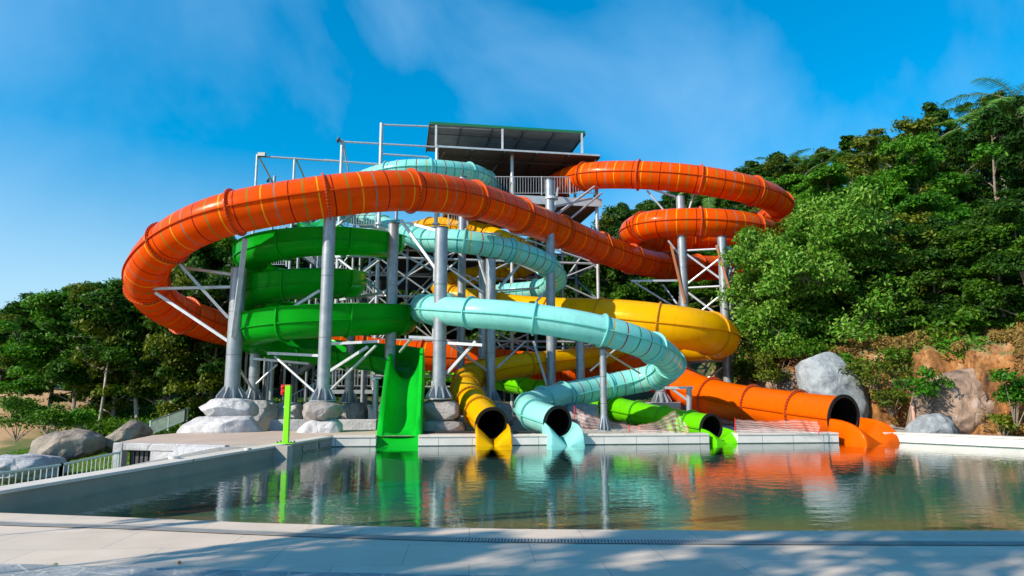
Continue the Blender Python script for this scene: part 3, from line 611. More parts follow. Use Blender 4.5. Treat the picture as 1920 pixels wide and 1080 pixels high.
# profile (u outward = left of travel, v up)
def gprof(k=1.0):
    pr = [(.66, .56*k), (.60, .56*k), (.57, .50*k), (.575, .2), (.55, .0), (.50,-.16), (.40,-.30), (.25,-.40), (.0,-.44), (-.25,-.40), (-.42,-.28), (-.50,-.12), (-.52,.04), (-.53,.14), (-.62,.14)]
    return pr
secs = list(range(0, nS-1, 10)); 
for q0 in secs:
    q1 = min(nS-1, q0+10)
    if nS-1-q1 < 4: q1 = nS-1
    v = []; kq = .72+.28*min(1, q0/(nS*.55)); pr = [(a, b_*kq) for a, b_ in gprof()]; pr_in = [(a*(1-.045) if abs(a) < .55 else a, b_+.02) for a, b_ in pr]
    loop = pr + list(reversed([(a*.93, b_+.02) for a, b_ in pr]))
    for q in range(q0, q1+1):
        p, t, r_, u = fr_[q]
        for a, b_ in loop: v.append(p-r_*a+Vector((0,0,1))*b_)
    k_ = len(loop); m_ = MB(); m_.poly(v, [(q*k_+a, q*k_+(a+1) % k_, (q+1)*k_+(a+1) % k_, (q+1)*k_+a) for q in range(q1-q0) for a in range(k_)]+[tuple(range(k_)), tuple((q1-q0)*k_+a for a in range(k_))])
    for zz in (.06,):
        for q in range(q0, q1):
            (p, t, r_, u), (p2, t2, r2, u2) = fr_[q], fr_[q+1]
            m_.bar(p-r_*.585+Vector((0,0,zz)), p2-r2*.585+Vector((0,0,zz)), .05, .03)
    part(m_, 'flume_section', M['green'], root, smooth=True)
    if q1 < nS-1:                      # cross flange
        p, t, r_, u = fr_[q1]; m_ = MB(); v = []
        for dt in (-.02, .02):
            for sc2 in (1.0, 1.0):
                pass
            for a, b_ in pr: v.append(p+t*dt-r_*a+Vector((0,0,b_-.005)))
            for a, b_ in pr: 
                ln_ = math.hypot(a, b_-.1) or 1; v.append(p+t*dt-r_*(a+a/ln_*.07)+Vector((0,0,b_+min(0, (b_-.1))/ln_*.07)))
        k_ = len(pr); 
        fs = []
        for a in range(k_-1): fs += [(a, a+1, k_+a+1, k_+a), (2*k_+a, 2*k_+a+1, 3*k_+a+1, 3*k_+a), (k_+a, k_+a+1, 3*k_+a+1, 3*k_+a)]
        m_.poly(v, fs); part(m_, 'joint_flange', M['green_edge'], root)
    if q1 == nS-1: break
# steep chute
top = hp[-1]; end = P(743, 838, 18.95); v = []; S = 30; m_ = MB()
tdir = Vector((.12,-1,0)).normalized(); cr_ = Vector((1, .02, 0)).normalized()
na = 14; W = 0
for k in range(S+1):
    f_ = k/S
    # path from the flume end: short run, steep fall, run-out
    y = 22.6 + (18.7-22.6)*f_; x = -3.47 + (end.x+3.47)*min(1, f_*1.2); zc = .24 + 1.56*(1-sstep(.12, .76, f_)) + .05*(1-f_) - .36*sstep(.80, 1.0, f_)
    flat = sstep(.62, .9, f_); hw_ = .47; wallh = .80*(1-flat)+.02; wr = wallh+.2*(1-sstep(.15, .5, f_))
    row = []; ow = .60+.03*f_; bz = -.10 if f_ > .55 else zc-.35
    row += [Vector((x-ow-.02, y, bz)), Vector((x-ow, y, zc+wallh*.75)), Vector((x-ow+.05, y, zc+wallh)), Vector((x-hw_, y, zc+wallh*.97))]
    for a in range(na+1):
        th = math.pi*a/na; hh = wallh if a < na/2 else wr; row.append(Vector((x-math.cos(th)*hw_*.97, y, zc+(hh*.93)*(1-math.sin(th)))))
    row += [Vector((x+hw_, y, zc+wr*.97)), Vector((x+ow-.05, y, zc+wr)), Vector((x+ow, y, zc+wr*.75)), Vector((x+ow+.02, y, bz))]
    v += row; W = len(row)
m_.poly(v, [(q*W+a, q*W+a+1, (q+1)*W+a+1, (q+1)*W+a) for q in range(S) for a in range(W-1)]+[tuple(range(W)), tuple(S*W+a for a in range(W))])
o_ = part(m_, 'steep_chute', M['green2'], root, smooth=True); md_sharp(o_.data, 60)

# ---------------------------------------------------------------- columns
cols = {}
def column(key, px, py, d, r, label, top, group='galvanised slide support columns', gus=True, name='support_column'):
    b0 = P(px, py, d); tz = P(px, top, d).z
    root = empty(name, b0, label, 'steel column', group)
    m_ = MB(); m_.tube([b0, Vector((b0.x, b0.y, tz))], r, 20); part(m_, 'shaft', M['steel'], root, smooth=True)
    m_ = MB(); m_.tube([Vector((b0.x, b0.y, tz)), Vector((b0.x, b0.y, tz+.025))], r*1.12, 20); part(m_, 'cap_plate', M['steel_dk'], root)
    if gus:
        m_ = MB(); m_.tube([b0, b0+Vector((0,0,.03))], r*2.1, 20)
        for k in range(10):
            a = 2*math.pi*k/10+.2; u = Vector((math.cos(a), math.sin(a), 0)); w_ = Vector((-u.y, u.x, 0))*.012
            q = [b0+u*r*.98+Vector((0,0,.03)), b0+u*r*2.0+Vector((0,0,.03)), b0+u*r*2.0+Vector((0,0,.1)), b0+u*r*.98+Vector((0,0,.42))]
            m_.poly([p+w_ for p in q]+[p-w_ for p in q], [(0,1,2,3),(7,6,5,4),(0,4,5,1),(1,5,6,2),(2,6,7,3),(3,7,4,0)])
        part(m_, 'base_gussets', M['steel'], root)
    for zz in (.33, .66):
        z = b0.z+(tz-b0.z)*zz; m_ = MB(); m_.tube([Vector((b0.x, b0.y, z)), Vector((b0.x, b0.y, z+.012))], r*1.035, 20); part(m_, 'weld_seam', M['steel_dk'], root)
    cols[key] = root; return root
def brace(key, *segs, name='bracket_arm', mt='steel_lt', wd=.09):
    for sg in segs:
        a, b2 = P(*sg[0]), P(*sg[1]); m_ = MB()
        if len(sg) > 2 and sg[2] == 'r': m_.tube([a, b2], wd/2, 10)
        else: m_.bar(a, b2, wd, wd)
        part(m_, name, M[mt], cols[key])
column('c1', 434, 748, 22.2, .24, 'thickest column, leftmost, standing on the stacked pale rocks', 503)
column('c2', 474, 751, 24.6, .18, 'shorter column on the rock right behind the leftmost column', 620)
column('c3', 605, 752, 20.85, .19, 'tall column on the dark rounded rock, left of the green chute', 402)
column('c4', 654, 755, 25.2, .16, 'column behind and right of the dark rounded rock', 625)
column('c5', 729, 770, 23.3, .19, 'column rising directly behind the green steep chute', 420)
column('c6', 823, 748, 20.9, .20, 'bright tall column between the green chute and the yellow slide', 428)
column('c7', 863, 770, 28.5, .17, 'very tall column whose capped top shows above the orange loop', 333)
column('c8', 919, 752, 24.6, .18, 'column on the boulder just right of the yellow slide', 486)
column('c9', 903, 760, 27.4, .15, 'column half hidden behind the one beside the yellow slide', 488)
column('c10', 1034, 760, 27.2, .185, 'very tall column with a collar beside the platform railing', 338)
column('c11', 1089, 745, 26.5, .17, 'short column between the aqua and yellow runs in the middle', 640)
column('c12', 1133, 808, 19.95, .095, 'thin column in front of the lime slide carrying the aqua tube', 655)
column('c13', 1290, 775, 31, .20, 'left column of the lattice tower under the right orange loops', 368)
column('c14', 1368, 778, 30.2, .20, 'front right column of the lattice tower under the right orange loops', 445)
column('c14b', 1375, 778, 33.0, .20, 'rear right column of the lattice tower under the right orange loops', 470)
column('c15', 1240, 756, 26.6, .2, 'squat column on the concrete block under the aqua bend', 690)
column('c17', 1290, 700, 28.8, .19, 'column below the wide yellow bend', 660, gus=False) if False else None
# collar on c10
m_ = MB(); p = P(1034, 372, 27.2); m_.tube([p-Vector((0,0,.05)), p+Vector((0,0,.05))], .27, 20); part(m_, 'collar', M['steel_lt'], cols['c10'])
m_ = MB(); p = P(1133, 655, 19.95); m_.tube([p, p+Vector((0,0,.03))], .19, 16); part(m_, 'collar', M['steel_dk'], cols['c12'])
brace('c1', ((266,542,22.6),(440,538,22.2)), ((292,549,22.6),(432,642,22.2)), ((332,490,21.6),(428,596,22.1)), ((345,502,22.6),(436,515,22.3)))
brace('c1', ((460,448,21.0),(437,632,21.9)), name='hanger_beam', mt='steel_lt', wd=.14)
brace('c1', ((446,688,22.2),(474,730,24.4),'r'), wd=.09)
brace('c2', ((480,720,24.5),(520,683,24.5),'r'), ((470,672,24.5),(580,682,23.8)), wd=.08)
brace('c3', ((502,662,22.6),(603,667,22)), ((515,668,22.6),(600,744,22),'r'), ((613,738,22),(705,648,21.2),'r'), ((612,700,22),(690,650,21.6)), ((510,601,22.3),(600,545,22)), ((615,645,22),(712,640,21.6)), wd=.085)
brace('c3', ((628,425,22),(668,398,21.4)), wd=.07)
brace('c5', ((676,434,23.6),(722,428,24)), ((685,437,23.6),(722,470,24)), ((630,482,26),(722,467,24.2)), ((634,485,26),(725,556,24.2),'r'), ((633,548,25.5),(722,480,24.2),'r'), ((740,468,24.3),(808,506,24.6),'r'), ((740,538,24.3),(796,485,25),'r'), ((638,562,25.5),(722,548,24.2)), wd=.085)
brace('c6', ((752,413,21.4),(818,505,21)), ((765,418,21.4),(818,432,21)), ((767,632,21),(820,634,20.9)), ((770,636,21),(750,660,22),'r'), ((838,700,20.9),(892,640,20.6)), ((836,643,20.9),(905,647,20.3)), ((836,640,20.9),(912,695,24.4),'r'), wd=.085)
brace('c8', ((838,500,24),(905,548,24.5),'r'), ((936,540,24.5),(975,495,25.5)), ((893,470,25.2),(915,540,24.6)), ((930,545,24.6),(1010,540,28)), ((932,690,24.6),(985,640,27),'r'), ((848,640,27),(912,700,24.6),'r'), ((780,560,26),(856,490,26),'r'), wd=.075)
brace('c10', ((1036,388,27.2),(1110,372,30)), ((1040,405,27.2),(1115,350,31.5)), ((1045,430,27.2),(1128,362,31.2),'r'), ((1040,392,27.2),(1046,352,33)), ((1024,545,27.2),(975,600,27),'r'), ((1000,640,27.2),(1028,730,27.2)), wd=.09)
brace('c12', ((1107,695,21.5),(1190,625,20.4),'r'), ((1135,660,20),(1200,700,23),'r'), ((1133,653,19.9),(1137,641,19.8)), wd=.06)
brace('c13', ((1210,350,31.2),(1275,372,31)), ((1213,357,31.2),(1262,415,31),'r'), ((1303,355,31),(1290,400,31),'r'), ((1183,527,31),(1270,526,31)), ((1190,530,31),(1275,582,31),'r'), ((1243,534,32.5),(1277,580,31),'r'), ((1253,451,31),(1275,480,31),'r'), wd=.09)
for (y0, y1, y2) in ((455, 470, 530), (537, 545, 605), (560, 600, 640), (680, 690, 745)):
    pass
def latt(key, xa, xb, da, db, ys, wd=.1):
    for y0, y1 in zip(ys, ys[1:]):
        brace(key, ((xa, y0, da), (xb, y0-4, db), 'r'), ((xa, y0+4, da), (xb, y1-6, db), 'r'), ((xa, y1-4, da), (xb, y0+2, db), 'r'), name='lattice_brace', wd=wd)
latt('c13', 1284, 1366, 31, 30.2, [470, 540, 612, 680, 742], .1)
latt('c14', 1366, 1375, 30.2, 33, [470, 530, 600, 680, 745], .09)
brace('c14', ((1350,458,30.4),(1372,468,30.3)), ((1375,492,30.2),(1412,492,29.8)), ((1374,508,30.2),(1418,458,33),'r'), ((1377,545,30.2),(1420,470,32),'r'), ((1378,590,30.2),(1415,535,32),'r'), ((1377,520,30.2),(1408,522,32)), wd=.09)
brace('c14', ((1343,460,30.1),(1368,545,30.0)), name='primed_strut', mt='rust', wd=.09)
brace('c13', ((1258,460,30.8),(1284,568,30.8)), name='primed_strut', mt='rust', wd=.09)
brace('c13', ((1278,748,27),(1310,636,26.2)), name='primed_strut', mt='rust', wd=.09) if False else None
# small portal frame holding the aqua bend
root = empty('portal_frame', P(1292, 790, 22.6), 'small steel portal frame under the lowest aqua bend, before the orange tube', 'steel frame')
m_ = MB(); m_.tube([P(1292,790,22.6), P(1292,726,22.6)], .09, 14); part(m_, 'post', M['steel'], root, smooth=True)
m_ = MB(); m_.bar(P(1247,727,22.6), P(1299,727,22.6), .12, .09); part(m_, 'beam', M['steel_lt'], root)
m_ = MB(); m_.bar(P(1258,728,22.6), P(1291,752,22.6), .07); part(m_, 'knee_brace', M['steel_lt'], root)
# short post beside the green chute carrying the flume
root = empty('support_post', P(704, 785, 21.9), 'short twin-headed post touching the left side of the green steep chute', 'steel post')
m_ = MB(); m_.tube([P(704,785,21.9), P(705,712,21.9)], .085, 14); part(m_, 'shaft', M['steel'], root, smooth=True)
m_ = MB(); m_.box(P(705,709,21.9), (.32,.14,.05)); part(m_, 'head_plate', M['steel_lt'], root)

# ---------------------------------------------------------------- rocks
from mathutils import noise as mnoise
def facet(vs, seed, k=14, cut=.86):
    rd = random.Random(seed); vs = [Vector(v) for v in vs]
    for _ in range(k):
        n_ = Vector((rd.gauss(0,1), rd.gauss(0,1)-.4, rd.gauss(0,1))).normalized(); h = max(v.dot(n_) for v in vs)*rd.uniform(cut-.08, cut+.06)
        for v in vs:
            dd_ = v.dot(n_)-h
            if dd_ > 0: v -= n_*dd_*.93
    return vs
def rock(px0, py0, px1, py1, d, depth, mt, label, name='rock', cat='rock', seed=0, boxy=2.6, amp=.16, taper=0, flat_top=False, sub=5, group=None):
    a = P(px0, py1, d); b2 = P(px1, py0, d); c = (a+b2)/2; sx_, sz_ = (b2.x-a.x)/2, (b2.z-a.z)/2
    bm = bmesh.new(); bmesh.ops.create_icosphere(bm, subdivisions=sub, radius=1)
    for v in bm.verts:
        p = v.co.normalized(); k = (abs(p.x)**boxy+abs(p.y)**boxy+abs(p.z)**boxy)**(-1/boxy); p = p*k
        n1_ = mnoise.noise(p*1.3+Vector((seed, 3.1*seed, .7))); n2_ = mnoise.noise(p*3.2+Vector((seed*2, 1, seed))); n3_ = mnoise.noise(p*8+Vector((seed, 5, 2)))
        cell = mnoise.cell(p*1.6+Vector((seed, 0, 0)))
        p = p*(1+amp*n1_*1.4+amp*.5*n2_+amp*.16*n3_)
        tp = 1-taper*(p.z*.5+.0)
        v.co = Vector((p.x*sx_*tp, p.y*depth/2*tp, max(-1.05, min(.97 if flat_top else 2, p.z))*sz_))
    for v, q in zip(bm.verts, facet([v.co for v in bm.verts], int(seed)+40, 14, .86)): v.co = q
    me = bpy.data.meshes.new(name); bm.to_mesh(me); bm.free(); me.materials.append(mt)
    me.polygons.foreach_set('use_smooth', [True]*len(me.polygons))
    o = bpy.data.objects.new(name, me); C.objects.link(o); o.location = c + Vector((0, depth*.25, 0))
    return tag(o, label, cat, group)
RL, RG = M['rock_lt'], M['rock_gr']
G1 = 'artificial rocks round the column feet'
rock(444,750,507,812,24.0,1.7,RL,'pale upright rock right behind the leftmost stacked rocks',seed=3,boxy=3.2,flat_top=True,group=G1)
rock(505,755,562,800,25.2,1.5,RL,'pale boulder behind the lime post',seed=4,boxy=3,group=G1,flat_top=True)
rock(637,754,684,800,24.8,1.3,RG,'small grey rock between the dark rounded rock and the green chute',seed=7,boxy=3,group=G1,flat_top=True)
rock(688,757,720,800,24.6,1.1,RL,'small pale rock mostly hidden by the left side of the green chute',seed=8,boxy=3,group=G1)
rock(784,750,862,792,20.7,1.3,M['rock_gr'],'grey brown rock under the bright column between green and yellow slides',seed=9,boxy=3.6,amp=.12,group=G1,flat_top=True)
rock(784,788,870,820,20.6,1.3,M['rock_gr'],'lower grey brown rock left of the yellow mouth at deck level',seed=10,boxy=4,amp=.1,group=G1)
rock(900,752,962,812,24.0,1.5,M['rock_gr'],'shaded rock behind the yellow mouth',seed=11,boxy=3.2,group=G1,flat_top=True)
rock(1056,757,1126,812,22.6,1.4,M['rock_gr'],'dark grey rock behind the aqua mouth and the net',seed=12,boxy=4,group=G1,flat_top=True)
rock(1000,762,1050,800,25.5,1.2,RG,'low grey rock glimpsed under the aqua tube',seed=14,boxy=3.4,group=G1)
mb = MB(); mb.prism([P(1202,760,25.8), P(1276,760,25.8), P(1280,760,27.4), P(1206,760,27.4)], .2, P(1240,754,26.6).z); tag(mb.build('concrete_block', M['conc'], bevel=.02), 'square concrete block under the squat column by the lime slide', 'concrete block')
# low rendered wall behind the deck
a = P(505,812,22.1); b2 = P(705,812,22.1); mb = MB(); mb.prism([(a.x,a.y),(b2.x,b2.y),(b2.x,b2.y+.35),(a.x,a.y+.35)], .1, P(600,787,22.1).z)
tag(mb.build('low_wall', M['rock_wall'], bevel=.02), 'low grey rendered wall behind the pink deck left of the green chute', 'wall')
# dark trench cover / slab edges near the yellow mouth
mb = MB(); a, b2 = P(795,811,19.95), P(890,813,19.95); mb.box(((a.x+b2.x)/2, 19.95, WT+.03), (b2.x-a.x, .25, .05)); tag(mb.build('cable_duct', M['dark'], bevel=.005), 'flat black duct lying on the deck left of the yellow mouth', 'duct')
mb = MB(); a, b2 = P(962,815,19.9), P(1012,815,19.9); mb.box(((a.x+b2.x)/2, 19.95, WT+.03), (b2.x-a.x, .25, .05)); tag(mb.build('cable_duct', M['dark'], bevel=.005), 'flat black duct lying on the deck between yellow and aqua mouths', 'duct')

# rock-clad pump room at the left
fz = WT-.003
f0, f1, f2 = G(222,829,WT), G(430,834,WT), G(540,836,WT)
root = empty('pump_room', (f0.x, f0.y, -1), 'grey rock-clad front of the sunken pump room beside the left pool wall', 'pump room')
m_ = MB(); dd = (f1-f0).normalized(); nn_ = Vector((dd.y, -dd.x, 0))
def slabf(m_, p0, p1, z0, z1, t0, t1, mi=0): m_.prism([p0+nn_*t0, p1+nn_*t0, p1+nn_*t1, p0+nn_*t1], z0, z1, mi)
Lf = (f1-f0).length
slabf(m_, f0, f0+dd*Lf*.09, -1.3, WT, -.02, .16); slabf(m_, f0+dd*Lf*.09, f1, WT-.17, WT, -.02, .15); slabf(m_, f0+dd*Lf*.34, f1, -1.3, WT-.17, -.02, .13)
part(m_, 'rock_cladding', M['rock_wall'], root, bevel=.02)
m_ = MB(); slabf(m_, f0+dd*Lf*.1, f0+dd*Lf*.36, -1.3, WT-.17, -.12, -.06); part(m_, 'doorway', M['dark'], root)
m_ = MB()
for k in range(5): slabf(m_, f0+dd*(Lf*.12+k*.13), f0+dd*(Lf*.12+k*.13+.08), -1.2, WT-.21, -.055, -.03)
part(m_, 'slatted_door', M['steel_dk'], root)
m_ = MB(); p0, p1 = f0+dd*Lf*.33, f0+dd*Lf*.62
m_.poly([p0+nn_*.16-Vector((0,0,1.5)), p0+nn_*.9+dd*-.5-Vector((0,0,1.5)), f1+nn_*.9-Vector((0,0,1.5)), f1+nn_*.17-Vector((0,0,1.5)), p0+nn_*.16+dd*.85-Vector((0,0,.02)), f1+nn_*.16-Vector((0,0,.02)), f1+nn_*.5-Vector((0,0,.35)), p0+dd*.5+nn_*.5-Vector((0,0,.5))],
        [(0,1,7,4),(1,2,6,7),(4,7,6,5),(2,3,5,6),(0,4,5,3),(0,3,2,1)])
part(m_, 'sloping_rock', M['rock_wall'], root, bevel=.03)
mb = MB(); mb.prism([f1+nn_*.02, f2+nn_*.02, f2+nn_*-.2, f1+nn_*-.2], -1.3, WT-.0035); tag(mb.build('retaining_wall', M['conc']), 'plain concrete retaining wall stub right of the pump room', 'wall')

# ---------------------------------------------------------------- railings
def railing(pts, h, label, root=None, gap=.12, posts=1.6, mt='steel_lt', group=None, bar_=.016, name='railing'):
    """pts: base polyline"""
    own = root is None
    if own: root = empty(name, pts[0], label, 'railing', group)
    up = Vector((0,0,1)); m_ = MB()
    for a, b2 in zip(pts, pts[1:]):
        m_.tube([a+up*h, b2+up*h], .024, 8); m_.tube([a+up*.1, b2+up*.1], .018, 8)
        Ls = (b2-a).length; k = max(1, int(Ls/gap))
        for i in range(k): q = a+(b2-a)*((i+.5)/k); m_.bar(q+up*.1, q+up*h, bar_)
    part(m_, 'railing_panel' if not own else 'rail_panel', M[mt], root)
    for a, b2 in zip(pts, pts[1:]):
        Ls = (b2-a).length; k = max(1, round(Ls/posts))
        for i in range(k+1):
            q = a+(b2-a)*(i/k); m_ = MB(); m_.bar(q, q+up*(h+.03), .05); part(m_, 'railing_post' if not own else 'post', M[mt], root)
    return root
M['rail_grn'] = mat('pale green painted rail', (.36,.46,.43), .45)
railing([P(-60,962,12.6), P(110,930,14.4), P(219,900,16.2)], .62, 'pale metal railing descending outside the left pool wall', mt='rail_grn', gap=.13)
railing([P(280,822,23.0), P(345,795,26.5), P(350,792,28)], .55, 'pale metal railing climbing behind the widest rock at the left', mt='rail_grn', gap=.11)

# ---------------------------------------------------------------- slide tower
T = empty('slide_tower', (0, 33, 0), 'tall galvanised steel start tower with roofed platforms behind the slides', 'tower')
def dF(px): return 31.6+(px-800)*.0042
ex = (P(1100,400,dF(1100))-P(500,400,dF(500))); ex.z = 0; ex.normalize(); ey = Vector((-ex.y, ex.x, 0))
def TP(px, row, z): q = P(px, 500, dF(px)); q.z = 0; q = q + ey*row; return Vector((q.x, q.y, z))
def zof(px, py, row=0):
    q = TP(px, row, 0); # height seen at py on this vertical
    y = (540-py)/F; t = q.y/(ct - y*st); return H+t*(st+y*ct)
def tpart(m_, nm, mt, **k): return part(m_, nm, mt, T, **k)
# columns (front row, rear row)
Z = lambda py: zof(960, py)
for px, row, pt, r_ in ((471,0,290,.06),(543,0,296,.06),(633,0,263,.085),(708,0,231,.09),(816,0,272,.09),(960,0,284,.085),(1121,0,291,.085),(471,4.5,330,.07),(560,4.5,330,.07),(650,4.5,330,.08),(740,4.5,300,.08),(830,4.5,285,.08),(940,4.5,285,.08),(1040,4.5,290,.08),(1125,4.5,292,.08),(545,2.2,430,.07),(690,2.2,430,.07),(1075,2.2,380,.07)):
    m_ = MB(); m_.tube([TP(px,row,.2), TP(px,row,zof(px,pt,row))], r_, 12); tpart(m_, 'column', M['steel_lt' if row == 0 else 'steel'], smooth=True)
for px, py in ((816,420),(960,367),(1121,367),(708,420),(633,480)):
    p = TP(px,0,zof(px,py)); m_ = MB(); m_.tube([p-Vector((0,0,.04)), p+Vector((0,0,.04))], .17, 12); tpart(m_, 'joint_collar', M['steel_lt'])
# levels
levels = [Z(705), Z(640), Z(560), Z(490), Z(440)]
fx = [471,543,633,708,816,960,1121]
for z in levels:
    for row in (0, 4.5):
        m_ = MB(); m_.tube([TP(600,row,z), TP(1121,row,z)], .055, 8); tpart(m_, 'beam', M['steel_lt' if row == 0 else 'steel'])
    for px in (633,708,816,960,1121):
        m_ = MB(); m_.tube([TP(px,0,z), TP(px,4.5,z)], .05, 8); tpart(m_, 'beam', M['steel'])
for z0, z1 in zip(levels, levels[1:]):
    for xa, xb in ((633,708),(708,816),(816,960),(960,1121)):
        for za, zb in ((z0, z1), (z1, z0)):
            m_ = MB(); m_.tube([TP(xa,0,za), TP(xb,0,zb)], .04, 8); tpart(m_, 'cross_brace', M['steel_lt'])
    for px in (1121, 816, 633):
        m_ = MB(); m_.tube([TP(px,0,z0), TP(px,4.5,z1)], .04, 8); tpart(m_, 'cross_brace', M['steel_dk'] if px == 816 else M['steel'])
# side X frames right of the platform
for a_, b_ in (((1045,395),(1121,500)),((1121,440),(1050,540)),((1121,560),(1060,640))):
    m_ = MB(); m_.tube([TP(a_[0],.3,zof(*a_)), TP(b_[0],.3,zof(*b_))], .05, 8); tpart(m_, 'cross_brace', M['steel_lt'])
# upper decks and soffits
zd = zof(1000, 372)
m_ = MB(); m_.prism([TP(838,-.2,0), TP(1126,-.2,0), TP(1126,5.5,0), TP(838,5.5,0)], zd-.28, zd-.02); tpart(m_, 'platform_deck', M['roof_brown'])
m_ = MB(); m_.prism([TP(838,-.26,0), TP(1128,-.26,0), TP(1128,-.2,0), TP(838,-.2,0)], zd-.34, zd+.06); tpart(m_, 'deck_edge_beam', M['steel_lt'])
zm = zof(780, 425)
m_ = MB(); m_.prism([TP(640,.6,0), TP(880,.6,0), TP(880,5.5,0), TP(640,5.5,0)], zm-.25, zm); tpart(m_, 'platform_deck', M['roof_brown'])
zl = zof(780, 468)
m_ = MB(); m_.prism([TP(700,5.2,0), TP(1060,5.2,0), TP(1060,5.35,0), TP(700,5.35,0)], zl-1.2, zl+1.6); tpart(m_, 'shade_panel', M['dark'])  # added black sheet standing in for the shade under the platform
# wall behind upper platform
m_ = MB(); m_.prism([TP(880,4.2,0), TP(1110,4.2,0), TP(1110,4.3,0), TP(880,4.3,0)], zd, zof(1000,330,4.2)); tpart(m_, 'back_wall', M['dark'])
# roofs
def roof(xl, xr, r0, r1, z0, z1, under, edge, th=.12):
    m_ = MB(); a, b2, c, d_ = TP(xl,r0,z0), TP(xr,r0,z0), TP(xr,r1,z1), TP(xl,r1,z1); up = Vector((0,0,th))
    m_.poly([a,b2,c,d_,a+up,b2+up,c+up,d_+up], [(0,1,2,3)], 0); m_.poly([a,b2,c,d_,a+up,b2+up,c+up,d_+up], [(4,5,6,7),(0,1,5,4),(1,2,6,5),(2,3,7,6),(3,0,4,7)], 1)
    o = tpart(m_, 'roof', [M[under], M[edge]])
    for k in range(6):                                      # purlins under the sheet
        f_ = k/5; m_ = MB(); m_.bar(a+(b2-a)*f_-Vector((0,0,.04)), d_+(c-d_)*f_-Vector((0,0,.04)), .045, .08); tpart(m_, 'rafter', M['steel_dk'])
    for k in range(2):
        f_ = (k+.5)/2; m_ = MB(); m_.bar(a+(d_-a)*f_-Vector((0,0,.12)), b2+(c-b2)*f_-Vector((0,0,.12)), .05, .04); tpart(m_, 'purlin', M['steel_dk'])
roof(800, 1098, -.3, 3.6, zof(800,232,-.3), zof(800,284,3.6), 'roof_under', 'roof_green')
roof(818, 1122, -.6, 4.6, zof(818,276,-.6), zof(818,334,4.6), 'roof_brown', 'steel_lt', .09)
for px, y0, y1 in ((813,229,276),(940,236,282),(1092,244,288)):
    m_ = MB(); m_.bar(TP(px,-.25,zof(px,y1,-.25)), TP(px,-.25,zof(px,y0+6,-.25)), .1); tpart(m_, 'roof_post', M['steel_lt'])
for a_, b_ in (((816,320),(830,284)),((930,330),(956,284)),((870,326),(890,284))):
    m_ = MB(); m_.bar(TP(a_[0],3,zof(a_[0],a_[1],3)), TP(b_[0],0,zof(*b_)), .07); tpart(m_, 'cross_brace', M['steel'])
for px in (585, 670, 765, 880, 1005, 1060):
    m_ = MB(); m_.tube([TP(px,2.2,.2), TP(px,2.2,Z(455))], .06, 10); tpart(m_, 'column', M['steel'], smooth=True)
for z in levels:
    m_ = MB(); m_.tube([TP(585,2.2,z-.5), TP(1060,2.2,z-.5)], .045, 8); tpart(m_, 'beam', M['steel_lt'])
for z0, z1 in zip(levels[::2], levels[2::2]):
    for xa, xb in ((585,670),(670,765),(765,880),(880,1005)):
        m_ = MB(); m_.tube([TP(xa,2.2,z0), TP(xb,2.2,z1)], .035, 8); m_.tube([TP(xb,2.2,z0), TP(xa,2.2,z1)], .035, 8); tpart(m_, 'cross_brace', M['steel_lt'])
# open frames to the left
for a_, b_ in (((471,293),(708,308)),((633,266),(816,276)),((708,234),(816,238)),((708,289),(800,295)),((600,300),(700,309)),((816,274),(1120,292)),((816,238),(1092,250))):
    m_ = MB(); m_.tube([TP(a_[0],-.02,zof(*a_)), TP(b_[0],-.02,zof(*b_))], .045, 8); tpart(m_, 'beam', M['steel_lt'])
for a_, b_ in (((474,293),(496,345)),((545,297),(556,332)),((635,266),(645,330))):
    m_ = MB(); m_.tube([TP(a_[0],0,zof(*a_)), TP(b_[0],1.2,zof(b_[0],b_[1],1.2))], .045, 8); tpart(m_, 'knee_brace', M['steel_lt'])
# tower railings
def trail(xa, xb, row, py, h, **k): railing([TP(xa,row,zof(xa,py,row)), TP(xb,row,zof(xb,py,row))], h, None, T, **k)
trail(905,1121,-.22,366,.92,gap=.13,posts=1.3)
trail(645,700,1.0,426,.6,gap=.12); trail(495,530,1.0,500,.45,gap=.1); trail(842,880,1.0,424,.9,gap=.12)
trail(612,706,-1.6,728,.80,gap=.13); trail(600,700,2.0,572,.55,gap=.12)
m_ = MB(); za = zof(640,732,-1.6); m_.prism([TP(608,-1.65,0), TP(708,-1.65,0), TP(708,.2,0), TP(608,.2,0)], za-.14, za+.02); tpart(m_, 'walkway', M['steel_lt'])
# stairs (flights with stringers and treads)
def stairs(a, b2, wdt, n_):
    m_ = MB(); d_ = b2-a; s_ = ey*wdt
    for q in (a, a+s_): m_.bar(q, q+d_, .05, .2)
    for i in range(n_):
        c = a+d_*((i+.5)/n_)+s_*.5; m_.box(c, (.24, wdt, .04), math.atan2(ex.y, ex.x))
    tpart(m_, 'stair_flight', M['steel'])
    railing([a, b2], .8, None, T, gap=.14, posts=1.4, bar_=.014)
stairs(TP(700,1.2,zof(700,560,1.2)), TP(590,1.2,zof(590,500,1.2)), 1.0, 12)
stairs(TP(590,2.6,zof(590,500,2.6)), TP(500,2.6,zof(500,445,2.6)), 1.0, 12)
stairs(TP(560,-.8,.4), TP(640,-.8,zof(640,732,-.8)), 1.0, 9)
stairs(TP(560,.8,zof(560,700,.8)), TP(650,.8,zof(650,640,.8)), 1.0, 10)
stairs(TP(545,3.2,zof(545,410,3.2)), TP(640,3.2,zof(640,372,3.2)), 1.0, 10)
for px, row in ((525,-1.5),(536,-2.2),(560,.8),(690,-1.6),(620,-1.6)):
    m_ = MB(); m_.tube([TP(px,row,.2), TP(px,row,zof(px,{525:655,536:665,560:640,690:640,620:640}[px],row))], .085, 12); tpart(m_, 'column', M['steel'], smooth=True)

